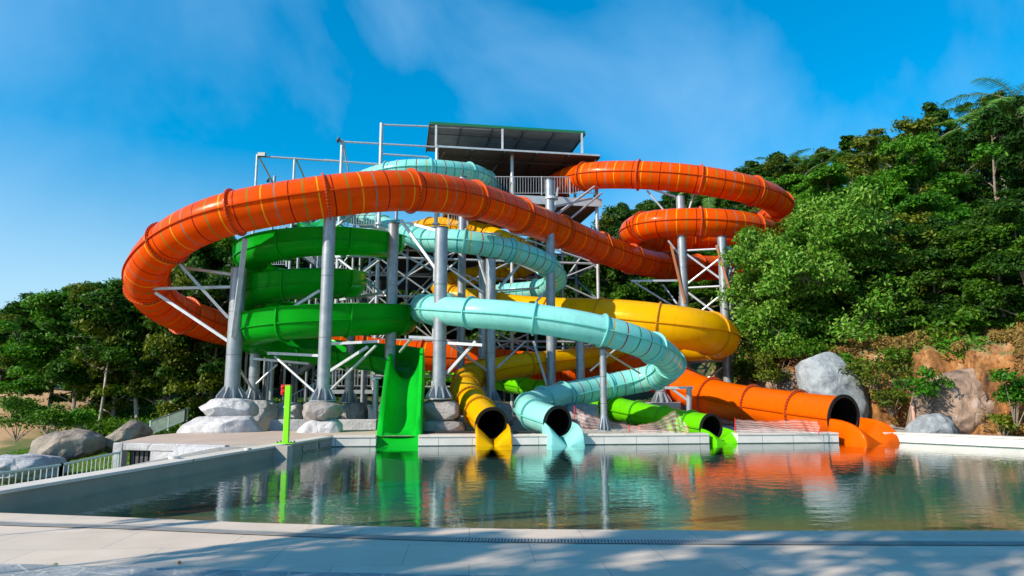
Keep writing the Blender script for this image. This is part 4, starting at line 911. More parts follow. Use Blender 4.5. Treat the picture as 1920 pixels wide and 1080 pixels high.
# flood lights on the frames
def flood(p, yaw, pitch, size, label):
    root = empty('flood_light', p, label, 'flood light', 'flood lights on the tower frame')
    m_ = MB(); m_.box((0,0,0), (size, .07, size*.55)); o = m_.build('housing', M['steel_dk'], bevel=.01); o.parent = root
    m_ = MB(); m_.box((0,-.04,0), (size*.88, .012, size*.45)); o = m_.build('lens', M['lamp']); o.parent = root
    m_ = MB(); m_.bar((-size*.4,.05,0), (size*.4,.05,0), .03); m_.bar((0,.05,0), (0,.25,0), .03); o = m_.build('mount', M['steel']); o.parent = root
    root.rotation_euler = (pitch, 0, yaw)
flood(TP(480,-.1,zof(480,291)), 0, -.15, .38, 'pale rectangular flood light on the top corner of the leftmost frame')
flood(TP(626,-.1,zof(626,264)), R(-80), -.6, .38, 'flood light seen edge-on at the top of the second frame')
flood(TP(486,1.0,zof(486,338,1)), R(-70), -.6, .30, 'small flood light low on the leftmost frame beside the orange loop')

# ---------------------------------------------------------------- small things
b0 = G(536, 831, WT); root = empty('call_post', b0, 'bright lime square post with red box beside the pool corner', 'post')
tz = P(543, 723, b0.y).z
m_ = MB(); m_.box((b0.x, b0.y, (WT+tz)/2), (.125,.125,tz-WT)); part(m_, 'shaft', M['lime_post'], root, bevel=.008)
m_ = MB(); m_.box((b0.x, b0.y, WT+.008), (.42,.34,.014)); part(m_, 'base_plate', M['lime_post'], root)
m_ = MB()
for sx_, sy_ in ((-1,-1),(1,-1),(1,1),(-1,1)): m_.tube([(b0.x+sx_*.16, b0.y+sy_*.12, WT+.012), (b0.x+sx_*.16, b0.y+sy_*.12, WT+.05)], .018, 8)
part(m_, 'anchor_bolts', M['steel_dk'], root)
m_ = MB(); m_.box((b0.x, b0.y, tz+.012), (.118,.118,.024)); part(m_, 'cap', M['rust'], root)
m_ = MB(); zz = P(536, 731, b0.y).z; m_.box((b0.x-.11, b0.y, zz), (.09,.13,.24)); m_.tube([(b0.x-.125, b0.y-.07, zz+.06),(b0.x-.125, b0.y-.09, zz+.06)], .03, 12); m_.tube([(b0.x-.125, b0.y-.07, zz-.06),(b0.x-.125, b0.y-.09, zz-.06)], .03, 12)
part(m_, 'red_box', M['red'], root, bevel=.012)
p = P(1717, 815, 21.6); p2 = P(1711, 757, 21.6); mb = MB(); mb.tube([p, p2], .05, 12); tag(mb.build('marker_post', mat('pink painted post', (.55,.32,.25), .6, noise=((.42,.22,.16), 8, .3, .7)), smooth=True), 'thin pinkish leaning post behind the right pool corner', 'post')
# low white skimmer lid on the left wall
p = G(337, 861, WT); root = MB(); root.tube([(p.x-.15,p.y+.1,WT), (p.x-.15,p.y+.1,WT+.05)], .1, 20); tag(root.build('skimmer_lid', M['white_stone'], smooth=True), 'small round white lid on the left pool wall coping', 'lid')
p = G(475, 845, WT); root = MB(); root.tube([(p.x-.15,p.y+.1,WT), (p.x-.15,p.y+.1,WT+.05)], .07, 20); tag(root.build('skimmer_lid', M['white_stone'], smooth=True), 'tiny white lid on the left coping near the lime post', 'lid')
# leaf and seed on the near deck
p = G(336, 1058, DZ); mb = MB(); bm = None
mb.tube([(p.x-.018,p.y,DZ+.014),(p.x-.008,p.y,DZ+.016),(p.x+.006,p.y,DZ+.016),(p.x+.02,p.y,DZ+.013)], [.004,.014,.014,.004], 10); tag(mb.build('fallen_seed', mat('brown seed', (.35,.17,.04), .5), smooth=True), 'small brown seed lying alone on the near deck', 'seed')
p = G(102, 1060, DZ+.004); mb = MB(); mb.poly([(p.x-.03,p.y-.005,DZ+.008),(p.x,p.y-.018,DZ+.016),(p.x+.035,p.y+.004,DZ+.009),(p.x+.004,p.y+.018,DZ+.022)], [(0,1,3),(1,2,3)]); tag(mb.build('fallen_leaf', M['leaf_br']), 'small green fallen leaf on the near deck at the left', 'leaf')

# safety netting
nm = bpy.data.materials.new('red and white safety net'); nm.use_nodes = True; nt = nm.node_tree; b = nt.nodes['Principled BSDF']; out = nt.nodes['Material Output']; b.inputs['Roughness'].default_value = .7
uv = N(nt, 'ShaderNodeUVMap'); sx = N(nt, 'ShaderNodeSeparateXYZ'); L(nt, uv.outputs[0], sx.inputs[0])
mv = N(nt, 'ShaderNodeMath', operation='MULTIPLY', inp={1: 5}); L(nt, sx.outputs[1], mv.inputs[0]); md = N(nt, 'ShaderNodeMath', operation='FRACT'); L(nt, mv.outputs[0], md.inputs[0]); lt = N(nt, 'ShaderNodeMath', operation='LESS_THAN', inp={1: .45}); L(nt, md.outputs[0], lt.inputs[0])
x = N(nt, 'ShaderNodeMix', data_type='RGBA'); L(nt, lt.outputs[0], x.inputs[0]); x.inputs[6].default_value = (.62,.24,.20,1); x.inputs[7].default_value = (.75,.70,.68,1); L(nt, x.outputs[2], b.inputs['Base Color'])
ck = N(nt, 'ShaderNodeTexChecker', inp={'Scale': 90}); L(nt, uv.outputs[0], ck.inputs['Vector']); mm = N(nt, 'ShaderNodeMapRange', inp={1: 0, 2: 1, 3: .5, 4: .15}); L(nt, ck.outputs['Fac'], mm.inputs[0])
tr = N(nt, 'ShaderNodeBsdfTransparent'); ms = N(nt, 'ShaderNodeMixShader'); L(nt, mm.outputs[0], ms.inputs[0]); L(nt, tr.outputs[0], ms.inputs[1]); L(nt, b.outputs[0], ms.inputs[2]); L(nt, ms.outputs[0], out.inputs[0])
def net(tops, bots, label):
    root = empty('safety_net', bots[0], label, 'safety net', 'red and white safety nets')
    n_ = 24; V = []; f = []; uvs = []
    def lerp(ps, f_): k = f_*(len(ps)-1); i = min(len(ps)-2, int(k)); return ps[i]+(ps[i+1]-ps[i])*(k-i)
    for i in range(n_+1):
        f_ = i/n_; a, b2 = lerp(bots, f_), lerp(tops, f_)
        for j in range(9):
            g_ = j/8; q = a+(b2-a)*g_; q = q+Vector((0, .05*math.sin(i*1.9+j*.8)+.03*math.sin(i*.7), .012*math.sin(i*2.3))); V.append(tuple(q)); uvs.append((f_*3, g_))
    for i in range(n_):
        for j in range(8): f.append((i*9+j, (i+1)*9+j, (i+1)*9+j+1, i*9+j+1))
    me = bpy.data.meshes.new('netting'); me.from_pydata(V, [], f); ul = me.uv_layers.new(name='UVMap')
    for lp in me.loops: ul.data[lp.index].uv = uvs[lp.vertex_index]
    me.materials.append(nm); me.polygons.foreach_set('use_smooth', [True]*len(me.polygons)); o = bpy.data.objects.new('netting', me); C.objects.link(o); adopt(o, root)
    for q in (0, -1):
        m_ = MB(); m_.tube([bots[q]-Vector((0,0,.05)), tops[q]+Vector((0,0,.04))], .012, 6); part(m_, 'stake', M['red'], root)
net([P(1077,763,20.4), P(1100,776,20.3), P(1140,790,20.2), P(1200,800,20.1)], [P(1077,804,20.4), P(1100,807,20.3), P(1140,807,20.2), P(1200,806,20.1)], 'sagging red and white net falling away right of the aqua mouth')
net([P(1180,800,20), P(1230,791,19.9), P(1266,768,19.9), P(1290,800,19.8)], [P(1180,811,20), P(1230,812,19.9), P(1266,812,19.9), P(1290,813,19.8)], 'peaked red and white net draped before the lime tube')
net([P(1378,786,20.2), P(1440,790,20), P(1500,786,19.9), P(1535,790,19.8)], [P(1378,808,20.2), P(1440,810,20), P(1500,811,19.9), P(1535,812,19.8)], 'red and white net along the underside of the orange exit tube')

def rock_outline(pts, d, depth, mt, label, seed, amp=.1, name='boulder', rough=1.0, group=None, sm=3, fk=12):
    P3 = [P(a, b_, d) for a, b_ in pts]; n_ = len(P3); c = sum(P3, Vector())/n_; NA, NR = 120, 26
    cum = [0]
    for i in range(n_): cum.append(cum[-1]+(P3[(i+1) % n_]-P3[i]).length)
    def onl(t):
        L_ = t*cum[-1]; i = max(k for k in range(n_) if cum[k] <= L_+1e-9); a, b_ = P3[i], P3[(i+1) % n_]; return a+(b_-a)*((L_-cum[i])/(cum[i+1]-cum[i]))
    ring = [onl(k/NA) for k in range(NA)]
    for _ in range(sm): ring = [(ring[k-1]+ring[k]*2+ring[(k+1) % NA])/4 for k in range(NA)]
    v = []; 
    for side in (-1, 1):
        for r_ in range(NR+1):
            ph = math.pi/2*r_/NR; rho = math.sin(ph); y_ = side*max(0, math.cos(ph))**.7*depth/2
            for k in range(NA):
                q = c+(ring[k]-c)*rho; q = Vector((q.x, q.y+y_*(1-.15*(q.z-c.z)), q.z)); n1_ = mnoise.fractal(q*.9*rough+Vector((seed,seed,0)), 1.0, 2.0, 5); n3_ = mnoise.ridged_multi_fractal(q*1.4*rough+Vector((seed,0,seed)), 1.0, 2.1, 4, 1.0, 2.0)
                q = q+(q-c).normalized()*amp*(n1_*1.2+.35*(n3_-1)) if (q-c).length > .01 else q; v.append(q)
    f = []
    for sd in range(2):
        o = sd*(NR+1)*NA
        for r_ in range(NR):
            for k in range(NA): f.append((o+r_*NA+k, o+r_*NA+(k+1) % NA, o+(r_+1)*NA+(k+1) % NA, o+(r_+1)*NA+k))
    v = facet([p-c for p in v], seed+3, 18 if name == 'rock' else fk, .9); v = [q+q.normalized()*.035*mnoise.noise(q*5+Vector((seed,1,1))) for q in v]
    me = bpy.data.meshes.new(name); me.from_pydata([tuple(p) for p in v], [], f); bm = bmesh.new(); bm.from_mesh(me); bmesh.ops.remove_doubles(bm, verts=bm.verts, dist=1e-4); bmesh.ops.recalc_face_normals(bm, faces=bm.faces); bm.to_mesh(me); bm.free()
    me.materials.append(mt); me.polygons.foreach_set('use_smooth', [True]*len(me.polygons)); o = bpy.data.objects.new(name, me); C.objects.link(o); o.location = c
    return tag(o, label, name, group)
# natural rocks, left lawn and right bank
rock(-60,855,80,915,16.8,2.2,M['rock_wall'],'pale cracked rock at the left edge beyond the railing',seed=23,boxy=2.6,name='boulder',cat='boulder')
rock_outline([(380,778),(381,760),(394,750),(410,747),(466,748),(480,760),(484,776),(474,784),(430,786),(395,785)],21.7,1.7,RL,'flat pale rock on top of the wider rock, under the leftmost column',1,.06,'rock',group=G1)
rock_outline([(333,824),(338,812),(352,795),(372,781),(400,779),(468,780),(484,786),(494,805),(499,826),(415,828)],20.9,2.0,RL,'widest pale rock, spreading at deck level at the far left',2,.06,'rock',group=G1)
rock_outline([(566,772),(572,756),(590,751),(628,752),(643,762),(643,778),(630,789),(590,790),(572,785)],20.7,1.3,RG,'dark smooth rounded rock carrying the column left of the green chute',5,.03,'rock',group=G1)
rock_outline([(558,816),(566,800),(578,787),(600,785),(630,787),(646,800),(650,816),(600,820)],20.6,1.2,RL,'pale angular rock directly under the dark rounded one',6,.06,'rock',group=G1)
rock_outline([(72,878),(70,850),(78,828),(100,812),(135,807),(165,808),(184,822),(185,843),(165,858),(120,866),(95,875),(80,882)],19.3,2.2,M['boulder'],'large rounded boulder on the lawn left of the pump room',21,.10)
rock_outline([(203,838),(206,818),(232,803),(258,786),(270,792),(272,812),(262,828),(240,834),(228,846),(215,846)],20.6,1.8,M['boulder'],'brown pointed boulder just behind the pump room corner',22,.14)
rock_outline([(1499,765),(1505,740),(1497,700),(1494,664),(1512,654),(1545,652),(1570,668),(1598,690),(1616,725),(1630,780),(1635,830),(1520,830)],24.6,1.6,M['slab'],'tall blue grey rock slab behind the orange mouth',24,.055,rough=1.3,sm=1,fk=26)
rock_outline([(1690,820),(1695,765),(1705,740),(1740,722),(1775,700),(1820,690),(1862,705),(1880,740),(1886,775),(1870,800),(1850,830),(1780,832)],22.0,1.5,M['boulder_pink'],'big pink and brown rounded boulder in the right bank',25,.08,sm=3,fk=20)
rock_outline([(1700,826),(1708,795),(1725,781),(1755,775),(1778,785),(1790,810),(1792,830)],21.2,.9,M['slab'],'low blue grey rock at the foot of the pink boulder',26,.08)
rock(1445,700,1520,800,27.0,1.6,M['boulder_pink'],'brown root-covered rock left of the tall grey slab',seed=27,boxy=2.4,name='boulder',cat='boulder',amp=.3)

# ---------------------------------------------------------------- vegetation
def leaf_cloud(centers, radii, nper, size, squash=.75, outward=.5, seed=0):
    """numpy array of leaf quads clustered on the shells of clumps"""
    g_ = np.random.default_rng(seed); cs = np.repeat(np.array(centers), nper, 0); rs = np.repeat(np.array(radii), nper)
    n_ = len(cs); u = g_.normal(size=(n_,3)); u /= np.linalg.norm(u, axis=1)[:,None]
    u[:,2] = np.where(u[:,2] < -.35, -u[:,2], u[:,2])
    rad = rs*(g_.random(n_)**.33)*(1+.18*g_.normal(size=n_)); pos = cs+u*rad[:,None]*np.array([1,1,squash])
    nrm = u*outward+g_.normal(size=(n_,3))*.55+np.array([0,0,.35]); nrm /= np.linalg.norm(nrm, axis=1)[:,None]
    t1 = np.cross(nrm, g_.normal(size=(n_,3))); t1 /= np.linalg.norm(t1, axis=1)[:,None]; t2 = np.cross(nrm, t1)
    s = size*(.65+.7*g_.random(n_))[:,None]
    a = pos-t1*s; b2 = pos+t2*s*.42+nrm*s*.12; c = pos+t1*s; d_ = pos-t2*s*.42+nrm*s*.12
    return np.stack([a,b2,c,d_], 1).reshape(-1,3)
def quads_mesh(name, V, m_):
    n_ = len(V)//4; me = bpy.data.meshes.new(name); me.vertices.add(len(V)); me.vertices.foreach_set('co', V.astype(np.float32).ravel())
    me.loops.add(n_*4); me.polygons.add(n_); me.loops.foreach_set('vertex_index', np.arange(n_*4, dtype=np.int32)); me.polygons.foreach_set('loop_start', np.arange(0, n_*4, 4, dtype=np.int32))
    me.update(calc_edges=True); me.validate(); me.materials.append(m_); return me
def tree_proto(h, cw, seed, leafm, barkm, nper=400, size=.125, clumps=66, low=.3, trunk_r=.13, bare=0, lean=0):
    """returns (trunk mesh, crown mesh); origin at the foot"""
    rd = random.Random(seed); mb_ = MB(); cen = []; rad = []
    tp = [Vector((0,0,-.5))]; x = y = 0
    for i in range(1, 7):
        x += rd.uniform(-.12,.12)*h/8+lean*h/6; y += rd.uniform(-.12,.12)*h/8; tp.append(Vector((x, y, h*.8*i/6)))
    mb_.tube(tp, [trunk_r*(1-.13*i) for i in range(7)], 8)
    nl = 9
    for k in range(nl):
        f_ = low+(.95-low)*k/(nl-1); i = min(5, int(f_*6)); b0_ = tp[i]+(tp[i+1]-tp[i])*(f_*6-i); a = k*2.4+rd.uniform(-.5,.5)
        reach = cw*.5*(1-.55*max(0, f_-.35))*rd.uniform(.7,1.05); e1 = b0_+Vector((math.cos(a)*reach*.5, math.sin(a)*reach*.5, h*.07)); e2 = b0_+Vector((math.cos(a)*reach, math.sin(a)*reach, h*rd.uniform(.08,.17)))
        mb_.tube([b0_, e1, e2], [trunk_r*.42, trunk_r*.26, trunk_r*.1], 6)
        for m2_ in range(max(1, clumps//nl)):
            q = e1+(e2-e1)*rd.uniform(-.2,1.1)+Vector((rd.gauss(0,1), rd.gauss(0,1), rd.gauss(0,.8)))*cw*.085
            cen.append(tuple(q)); rad.append(cw*rd.uniform(.07,.135))
            mb_.tube([e1+(e2-e1)*.4, q], [trunk_r*.12, trunk_r*.04], 4, caps=False)
    for k in range(5): cen.append((tp[-1].x+rd.gauss(0,cw*.1), tp[-1].y+rd.gauss(0,cw*.1), h*rd.uniform(.84,.97))); rad.append(cw*.10)
    for k in range(bare):
        a = rd.uniform(0, 6.28); z = h*rd.uniform(.4,.85); b0_ = Vector((0,0,z)); d_ = Vector((math.cos(a), math.sin(a), .35)); q = b0_
        rr_ = .018
        for j in range(4): e = q+d_*cw*.11+Vector((rd.gauss(0,.14), rd.gauss(0,.14), rd.gauss(0,.16))); mb_.tube([q, e], [rr_, rr_*.7], 4); mb_.tube([e, e+Vector((rd.gauss(0,.3), rd.gauss(0,.3), rd.uniform(0,.5)))], [rr_*.5, .003], 3); q = e; rr_ *= .7
    V = leaf_cloud(cen, rad, nper, size, seed=seed)
    me = bpy.data.meshes.new('trunk'); me.from_pydata(mb_.v, [], mb_.f); me.materials.append(barkm); me.polygons.foreach_set('use_smooth', [True]*len(me.polygons))
    return me, quads_mesh('crown', V, leafm)
protos = {}
def pro(key, *a, **k): protos[key] = tree_proto(*a, **k)
pro('a', 8, 5.6, 1, M['leaf'], M['bark'], low=.12)
pro('b', 8, 5.2, 2, M['leaf_dk'], M['bark'], low=.08)
pro('c', 8, 6.0, 3, M['leaf_br'], M['bark'], low=.1)
pro('d', 8, 5.4, 4, M['leaf_ol'], M['bark_pale'], low=.15, nper=230, bare=7)
pro('e', 8, 6.4, 5, M['leaf'], M['bark_pale'], low=.45, nper=300, clumps=50)
pro('f', 8, 5.8, 6, M['leaf_dk'], M['bark'], low=.05, clumps=54)
pro('hero', 8, 8.6, 8, M['leaf_flower'], M['bark_pale'], low=.12, nper=520, size=.105, clumps=120, trunk_r=.17)
pro('olive', 8, 6.6, 9, M['leaf_ol'], M['bark_pale'], low=.32, nper=260, size=.095, clumps=80, bare=14, trunk_r=.11)
pro('slim', 8, 2.7, 10, M['leaf'], M['bark_pale'], low=.72, nper=130, size=.11, clumps=27, trunk_r=.075, bare=8)
pro('shade', 8, 6.5, 12, M['leaf'], M['bark'], low=.5, nper=90, size=.16, clumps=40)
ROT = 0
def tree(key, x, y, z, h, w_, label, group=None, name='broadleaf_tree', cat='tree', rz=None):
    t = empty.__wrapped__(name) if False else bpy.data.objects.new(name, None); C.objects.link(t); t.location = (x, y, z)
    rz = random.uniform(0, 6.28) if rz is None else rz; t.rotation_euler = (0, 0, rz); t.scale = (w_, w_, h/8); tag(t, label, cat, group)
    for nm_, me in zip(('trunk', 'crown'), protos[key]):
        o = bpy.data.objects.new(nm_, me); C.objects.link(o); o.parent = t
    return t
def palm_proto(seed, h, nf=15, L_=3.0):
    rd = random.Random(seed); mb_ = MB(); mb_.tube([(0,0,-.5),(.1,0,h*.5),(.05,.1,h)], [.14,.10,.09], 8); V = []; F_ = []; rach = MB()
    for k in range(nf):
        a = k*2.399+rd.uniform(-.2,.2); el = rd.uniform(.1,1.25); ln_ = L_*rd.uniform(.8,1.1); pts = []; p = Vector((.05,.1,h)); 
        for i in range(13):
            e = el-1.7*(i/12)**1.3*(1.2-el*.35); pts.append(p.copy()); p = p+Vector((math.cos(a)*math.cos(e), math.sin(a)*math.cos(e), math.sin(e)))*ln_/12
        rach.tube(pts, [.03*(1-i/14) for i in range(13)], 4)
        sd = Vector((-math.sin(a), math.cos(a), 0))
        for i in range(1, 13):
            for sub_ in (0,.25,.5,.75):
                if i == 12 and sub_: continue
                q = pts[i] if i == 12 else pts[i]+(pts[i+1]-pts[i])*sub_; t = (pts[min(12,i+1)]-pts[i-1]).normalized(); l2 = .75*math.sin(math.pi*(.12+.83*i/13))
                for s2 in (-1, 1):
                    tip = q+sd*s2*l2*.8+t*l2*.45+Vector((0,0,-l2*rd.uniform(.15,.5))); w2 = t*.022; V += [tuple(q-w2), tuple(q+w2), tuple(tip+w2*.3), tuple((q+tip)/2-w2*1.2+Vector((0,0,.03)))]
    vs = mb_; me = bpy.data.meshes.new('trunk'); me.from_pydata(mb_.v+rach.v, [], mb_.f+[tuple(i+len(mb_.v) for i in f_) for f_ in rach.f]); me.materials.append(M['bark_pale'])
    return me, quads_mesh('crown', np.array(V), M['palm'])
protos['palm'] = palm_proto(3, 6, 16, 3.2); protos['palm2'] = palm_proto(5, 6, 12, 3.6)

def place_px(px, d): return (px-960)/F*d*1.01
count = 0
# left forest: front row, numbered by place along the row, then the rest
front = [(14,40,5.0,'d'),(62,36,4.7,'a'),(112,31,5.6,'c'),(160,30.5,5.8,'a'),(228,30,6.1,'d'),(276,29.5,6.3,'e'),(322,29.5,6.7,'b'),(366,29,7.0,'d'),(408,29,7.1,'b')]
ords = ['first','second','third','fourth','fifth','sixth','seventh','eighth','ninth']
for i, (px, d, h, k) in enumerate(front):
    x = place_px(px, d); tree(k, x, d, hgt(x, d)-.1, h, .8, f'{ords[i]} tree from the left along the front edge of the left forest', 'front row of the left forest')
tree('slim', place_px(207, 28.6), 28.6, -.6, 6.9, 1.0, 'slender pale-trunked tree rising above the left forest front, forking once', rz=1.2, name='slender_tree')
sky_px = [(-40,45,6.5),(5,46,6.9),(45,44,7.6),(78,46,7.2),(140,43,9.2),(170,44,9.8),(215,45,9.4),(250,43,9.9),(290,42,9.2),(330,44,10.4),(375,43,11.3),(412,44,11.4),(445,46,11.6),(100,50,8.8),(190,50,10.2),(310,52,11.2),(390,53,12.4),(470,50,11),(20,52,7.4),(-80,42,6.5)]
for px, d, h in sky_px:
    wl_ = 'at the left edge of the photo' if px < 60 else 'left of the pale slender trunk' if px < 200 else 'between slender trunk and orange loop' if px < 270 else 'seen through the big orange loop'
    k = random.choice('abbcaf'); x = place_px(px, d); tree(k, x, d, hgt(x, d)-.3, h*(.78 if px < 260 else .95), random.uniform(.85,1.05), 'dense green tree deep in the left forest '+wl_, 'deep forest trees '+wl_)
# forest behind the tower
for px in range(430, 1180, 52):
    for d in (45.5, 51):
        x = place_px(px+random.uniform(-15,15)+(25 if d > 50 else 0), d); hh = {0:8.4}.get(0) + (1.2 if px > 900 else 0)
        wh = 'between the leftmost columns' if px < 560 else 'behind the green spiral' if px < 760 else 'behind the yellow and aqua bends' if px < 960 else 'under the right end of the platform'
        wh += ', farther row' if d > 50 else ', nearer row'
        tree(random.choice('bfbfa'), x, d, hgt(x, d)-.5, (11.2 if px < 1000 else 10)*random.uniform(.88,1.05), 1.05, 'dark tree glimpsed through the lattice '+wh, 'dark trees '+wh)
# right hillside
nplaced = 0
s_ = 2.2
rowi = 0
while s_ < 52:
    u_ = -6.0
    while u_ < 60:
        # position along the bank line, s_ behind it
        q = A_+bd*(-40+ (u_+6)*1.6)+bn*s_ + Vector((random.uniform(-1.2,1.2), random.uniform(-1.2,1.2)))
        u_ += 2.9+ s_*.028
        d = q.y
        if d < 24.5: continue
        px = 960+q.x*F/(d*1.01)
        if px < 1010 or px > 2010: continue
        if q.x < 11.5 and s_ < 12: continue
        z = hgt(q.x, q.y); h = random.uniform(5.8, 8.2)*(1.0 if s_ > 10 else .62)
        if s_ < 5 and 1560 < px < 1950: h *= .55
        cls = 'near' if s_ < 9 else ('mid' if s_ < 26 else 'far')
        k = random.choice({'near':'acdb','mid':'abcfbd','far':'abfbd'}[cls])
        lab = {'near': 'low broadleaf tree crowding the edge of the orange earth bank', 'mid': 'broadleaf tree halfway up the dense right hillside', 'far': 'broadleaf tree high on the right hillside near the skyline'}[cls]
        where = 'just right of the tower roof' if px < 1180 else 'behind the upper orange loop' if px < 1400 else 'beside the right bend of the orange loops' if px < 1500 else 'above the flowering tree' if px < 1700 else 'below the upper right palms' if px < 1830 else 'at the right edge of the photo'
        lab = {'near': 'low broadleaf tree at the top of the earth bank ', 'mid': 'broadleaf tree halfway up the hillside ', 'far': 'broadleaf tree near the hill skyline '}[cls]+where
        tree(k, q.x, q.y, z-.4, h, random.uniform(.8,1.1)*(.75 if cls == 'near' else 1), lab, {'near':'bank top trees ','mid':'mid hillside trees ','far':'skyline trees '}[cls]+where); nplaced += 1
    s_ += 3.6+s_*.035; rowi += 1
print('hill trees', nplaced)
for px, d, yt in ((1128,58,405),(1152,63,392),(1182,58,385),(1210,62,376),(1238,58,366),(1268,63,360),(1300,58,352),(1328,62,345),(1358,58,336),(1388,62,322)):
    q = P(px, yt+8, d); z0 = hgt(q.x, d)-.4; tree(random.choice('abfbd'), q.x, d, z0, q.z-z0, 1.15, 'tree showing against the sky '+('right of the tower legs' if px < 1190 else 'between the two orange loops'), 'skyline trees '+('right of the tower' if px < 1190 else 'between orange loops'))
for px, d, h, k, wh in ((1640,26.5,5.0,'b','behind the yellow green shrub'),(1750,25.2,4.6,'f','above the hanging branch-like shrub'),(1815,24.2,4.4,'b','above the pink boulder'),(1875,23.2,4.2,'a','right of the pink boulder'),(1925,22.6,4.6,'f','cut by the right edge of the photo')):
    x = place_px(px, d); tree(k, x, d, hgt(x, d)-.5, h, .62, 'low dark tree on the bank top '+wh)
# named trees on the right
x = place_px(1570, 25.8); tree('hero', x, 27.2, 1.9, 7.1, .80, 'large bright tree with pale flowering tips right of the orange loops', name='flowering_tree', rz=.6)
x = place_px(1705, 26.5); tree('olive', x, 27.6, 2.3, 6.2, .85, 'olive tree with bare twiggy branches above the pink boulder', name='olive_green_tree', rz=2)
x = place_px(1880, 25.5); tree('c', x, 27.0, 2.4, 5.6, .9, 'bright green tree at the right edge above the bank', name='broadleaf_tree')
x = place_px(1450, 29.5); tree('d', x, 29.5, .6, 5.2, .62, 'thin dry twiggy tree just right of the lattice tower', name='broadleaf_tree')
for px, py_, d, s2, k, lab in ((1875,262,42,1.45,'palm','big palm with drooping fronds right of the skyline dip at the upper right'),(1925,215,40,1.35,'palm2','highest palm, cut by the right edge of the photo'),(1500,345,50,1.0,'palm2','palm behind the right end of the upper orange loop'),(1470,330,58,1.1,'palm','palm on the skyline right of the orange loops'),(1330,385,55,1.0,'palm2','palm seen between the two right orange loops'),(1545,330,54,1.0,'palm','palm on the ridge above the flowering tree')):
    q = P(px, py_, d); t = tree(k, q.x, q.y, q.z-6*s2*.85, 8, 1, lab, 'palms on the right hillside', name='palm_tree', cat='palm'); t.scale = (s2, s2, s2*.9)
# umbrella-like skyline trees
for px, py_, d in ((1590,268,60),(1660,262,58)):
    q = P(px, py_, d); tree('slim', q.x, q.y, q.z-6.4, 7.2, 1.3, 'open spindly tree standing out against the sky on the ridge', 'spindly ridge trees', name='spindly_tree')
# trees beside the camera that shade the near deck
for x, y, h, w_, k, lab in ((-14.4,-2.4,13,.85,'shade','tall tree left behind the camera shading the middle of the near deck'),(-9.6,4.9,9.0,.2,'shade','thin straight tree left of the camera whose trunk shadow crosses the deck'),(-8.6,3.3,9.0,.17,'shade','second thin tree left of the camera beside the near deck'),(-10.6,-2.9,13,.85,'shade','tall tree behind the camera dappling the right of the near deck'),(-7.6,-4.2,13.5,.8,'shade','tall tree behind the camera shading the right end of the deck')):
    tree(k, x, y, 0, h, w_, lab)

# shrubs
def shrub(px, py0, py1, d, mt, label, seed, wd=1.0, n_=900, size=.07):
    a, b2 = P(px, py1, d), P(px, py0, d); hh = b2.z-a.z; cen = []; rad = []; rd = random.Random(seed); m_ = MB()
    for k in range(9):
        q = Vector((rd.gauss(0,.28)*wd, rd.gauss(0,.25), rd.uniform(.3,.9)*hh)); cen.append(tuple(q)); rad.append(.28*wd); m_.tube([(0,0,-.1), q], [.02,.006], 5)
    root = empty('shrub', a, label, 'shrub'); o = m_.build('stems', M['bark']); o.parent = root
    o = bpy.data.objects.new('foliage', quads_mesh('foliage', leaf_cloud(cen, rad, n_//9, size, seed=seed), mt)); C.objects.link(o); o.parent = root
shrub(1738,695,758,21.3,M['leaf_br'],'dark leafy branch-like shrub hanging over the pink boulder',1,1.2,700,.08)
shrub(1655,672,740,23.4,M['leaf_ol'],'yellow green shrub on the bank right of the grey slab',2,1.8,1500)
shrub(1672,730,775,22.9,M['leaf_ol'],'low olive shrub on the earth between slab and pink boulder',3,.9)
shrub(1905,690,800,19.9,M['leaf_br'],'bright fern-like shrub at the right edge above the pool wall',4,1.3,2200)
shrub(1612,668,715,24.6,M['leaf_br'],'shrub leaning over the right shoulder of the grey slab',11,1.4,1100)
shrub(1705,655,700,23.6,M['leaf'],'shrub on the bank top above the low grey rock',12,1.6,1300)
shrub(1800,640,690,22.6,M['leaf_br'],'shrub on the bank top above the pink boulder',13,1.8,1500)
shrub(1882,778,822,20.3,M['leaf_ol'],'small yellow green tuft right of the pink boulder',14,.8,500)
shrub(1455,655,740,26.6,M['leaf_ol'],'mossy shrub left of the tall grey slab',5,1.5,1400)
shrub(1520,640,690,26.2,M['leaf'],'shrub overhanging the top of the grey slab',6,1.6,1200)
shrub(30,750,822,24.5,M['leaf'],'small dark shrub beside the sandy path at the left',7,1.6,1200)
shrub(88,765,812,23.5,M['leaf'],'shrub standing behind the large rounded boulder',8,1.3,1000)
shrub(150,770,812,24,M['leaf_br'],'bright low shrub behind the right end of the rounded boulder',9,1.3,1000)

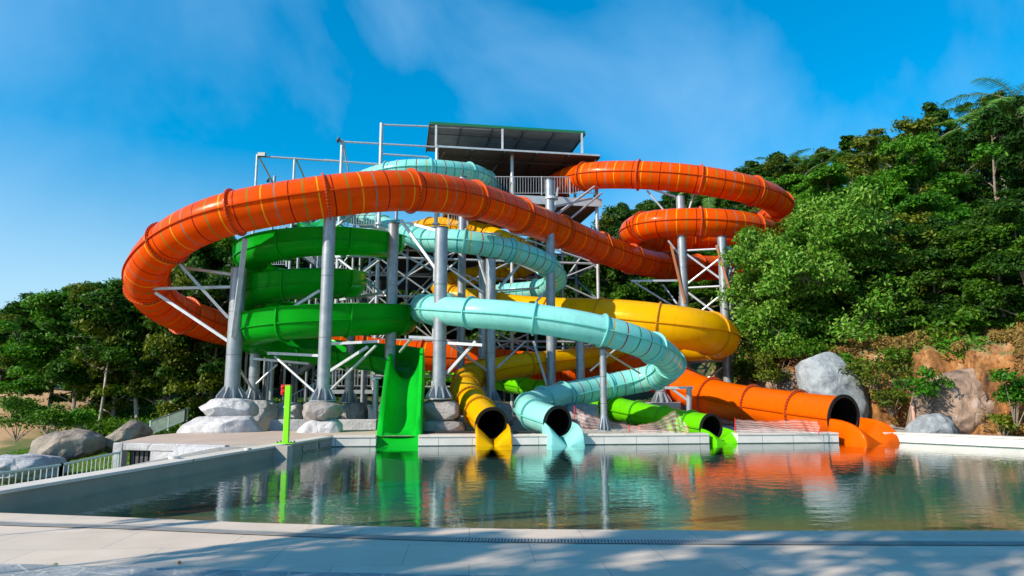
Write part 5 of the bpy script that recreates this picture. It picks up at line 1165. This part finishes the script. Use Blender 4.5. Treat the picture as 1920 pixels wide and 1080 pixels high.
# ground cover as stuff
def cover(name, n_, fn, mt, size, seed, label, up=.4):
    g_ = np.random.default_rng(seed); rd = random.Random(seed); pos = []
    while len(pos) < n_:
        r_ = fn(rd)
        if r_: pos.append(r_)
    pos = np.array(pos); u = g_.normal(size=(n_,3)); nrm = u*.6+np.array([0,-.2,.5]); nrm /= np.linalg.norm(nrm, axis=1)[:,None]
    t1 = np.cross(nrm, g_.normal(size=(n_,3))); t1 /= np.linalg.norm(t1, axis=1)[:,None]; t2 = np.cross(nrm, t1); s = size*(.6+.8*g_.random(n_))[:,None]; pos[:,2] += g_.random(n_)*up
    V = np.stack([pos-t1*s, pos+t2*s*.4, pos+t1*s, pos-t2*s*.4], 1).reshape(-1,3)
    o = bpy.data.objects.new(name, quads_mesh(name, V, mt)); C.objects.link(o); tag(o, label, 'undergrowth', kind='stuff')
def f_hill(rd):
    s = rd.uniform(.9, 16); q = A_+bd*rd.uniform(-6, 22)+bn*s
    if q.x < 10.4 or q.y < 22.5: return None
    n1_ = mnoise.noise(Vector((q.x*.8, q.y*.8, 1)))
    if s < 2.6 and n1_ < .25: return None
    return (q.x, q.y, hgt(q.x, q.y))
cover('undergrowth', 70000, f_hill, M['leaf'], .10, 5, 'green undergrowth covering the lower right hillside', 1.0)
def f_dry(rd):
    s = rd.uniform(.1, 3.6); q = A_+bd*rd.uniform(-2, 14)+bn*s
    if q.x < 11: return None
    if mnoise.noise(Vector((q.x*.9, q.y*.9, 4))) < -.05: return None
    return (q.x, q.y-.05, hgt(q.x, q.y))
cover('dry_creepers', 26000, f_dry, leafmat('dry creeper', (.10,.06,.02), (.25,.15,.05), (.35,.30,.06)), .06, 6, 'dry brown creepers hanging on the orange earth bank', .25)
def f_left(rd):
    x = rd.uniform(-32, -9); y = rd.uniform(27.8, 37)
    if x < -18.5-.8*math.sin(y) and y < 38: return None
    return (x, y, hgt(x, y))
cover('undergrowth', 30000, f_left, M['leaf'], .09, 7, 'low undergrowth at the foot of the left forest', .6)
def f_lawn(rd):
    x = rd.uniform(-17.5, -9.3); y = rd.uniform(16, 27); 
    return (x, y, hgt(x, y))
cover('lawn_grass', 45000, f_lawn, M['grass'], .035, 8, 'short bright grass on the slope left of the pump room', .03)
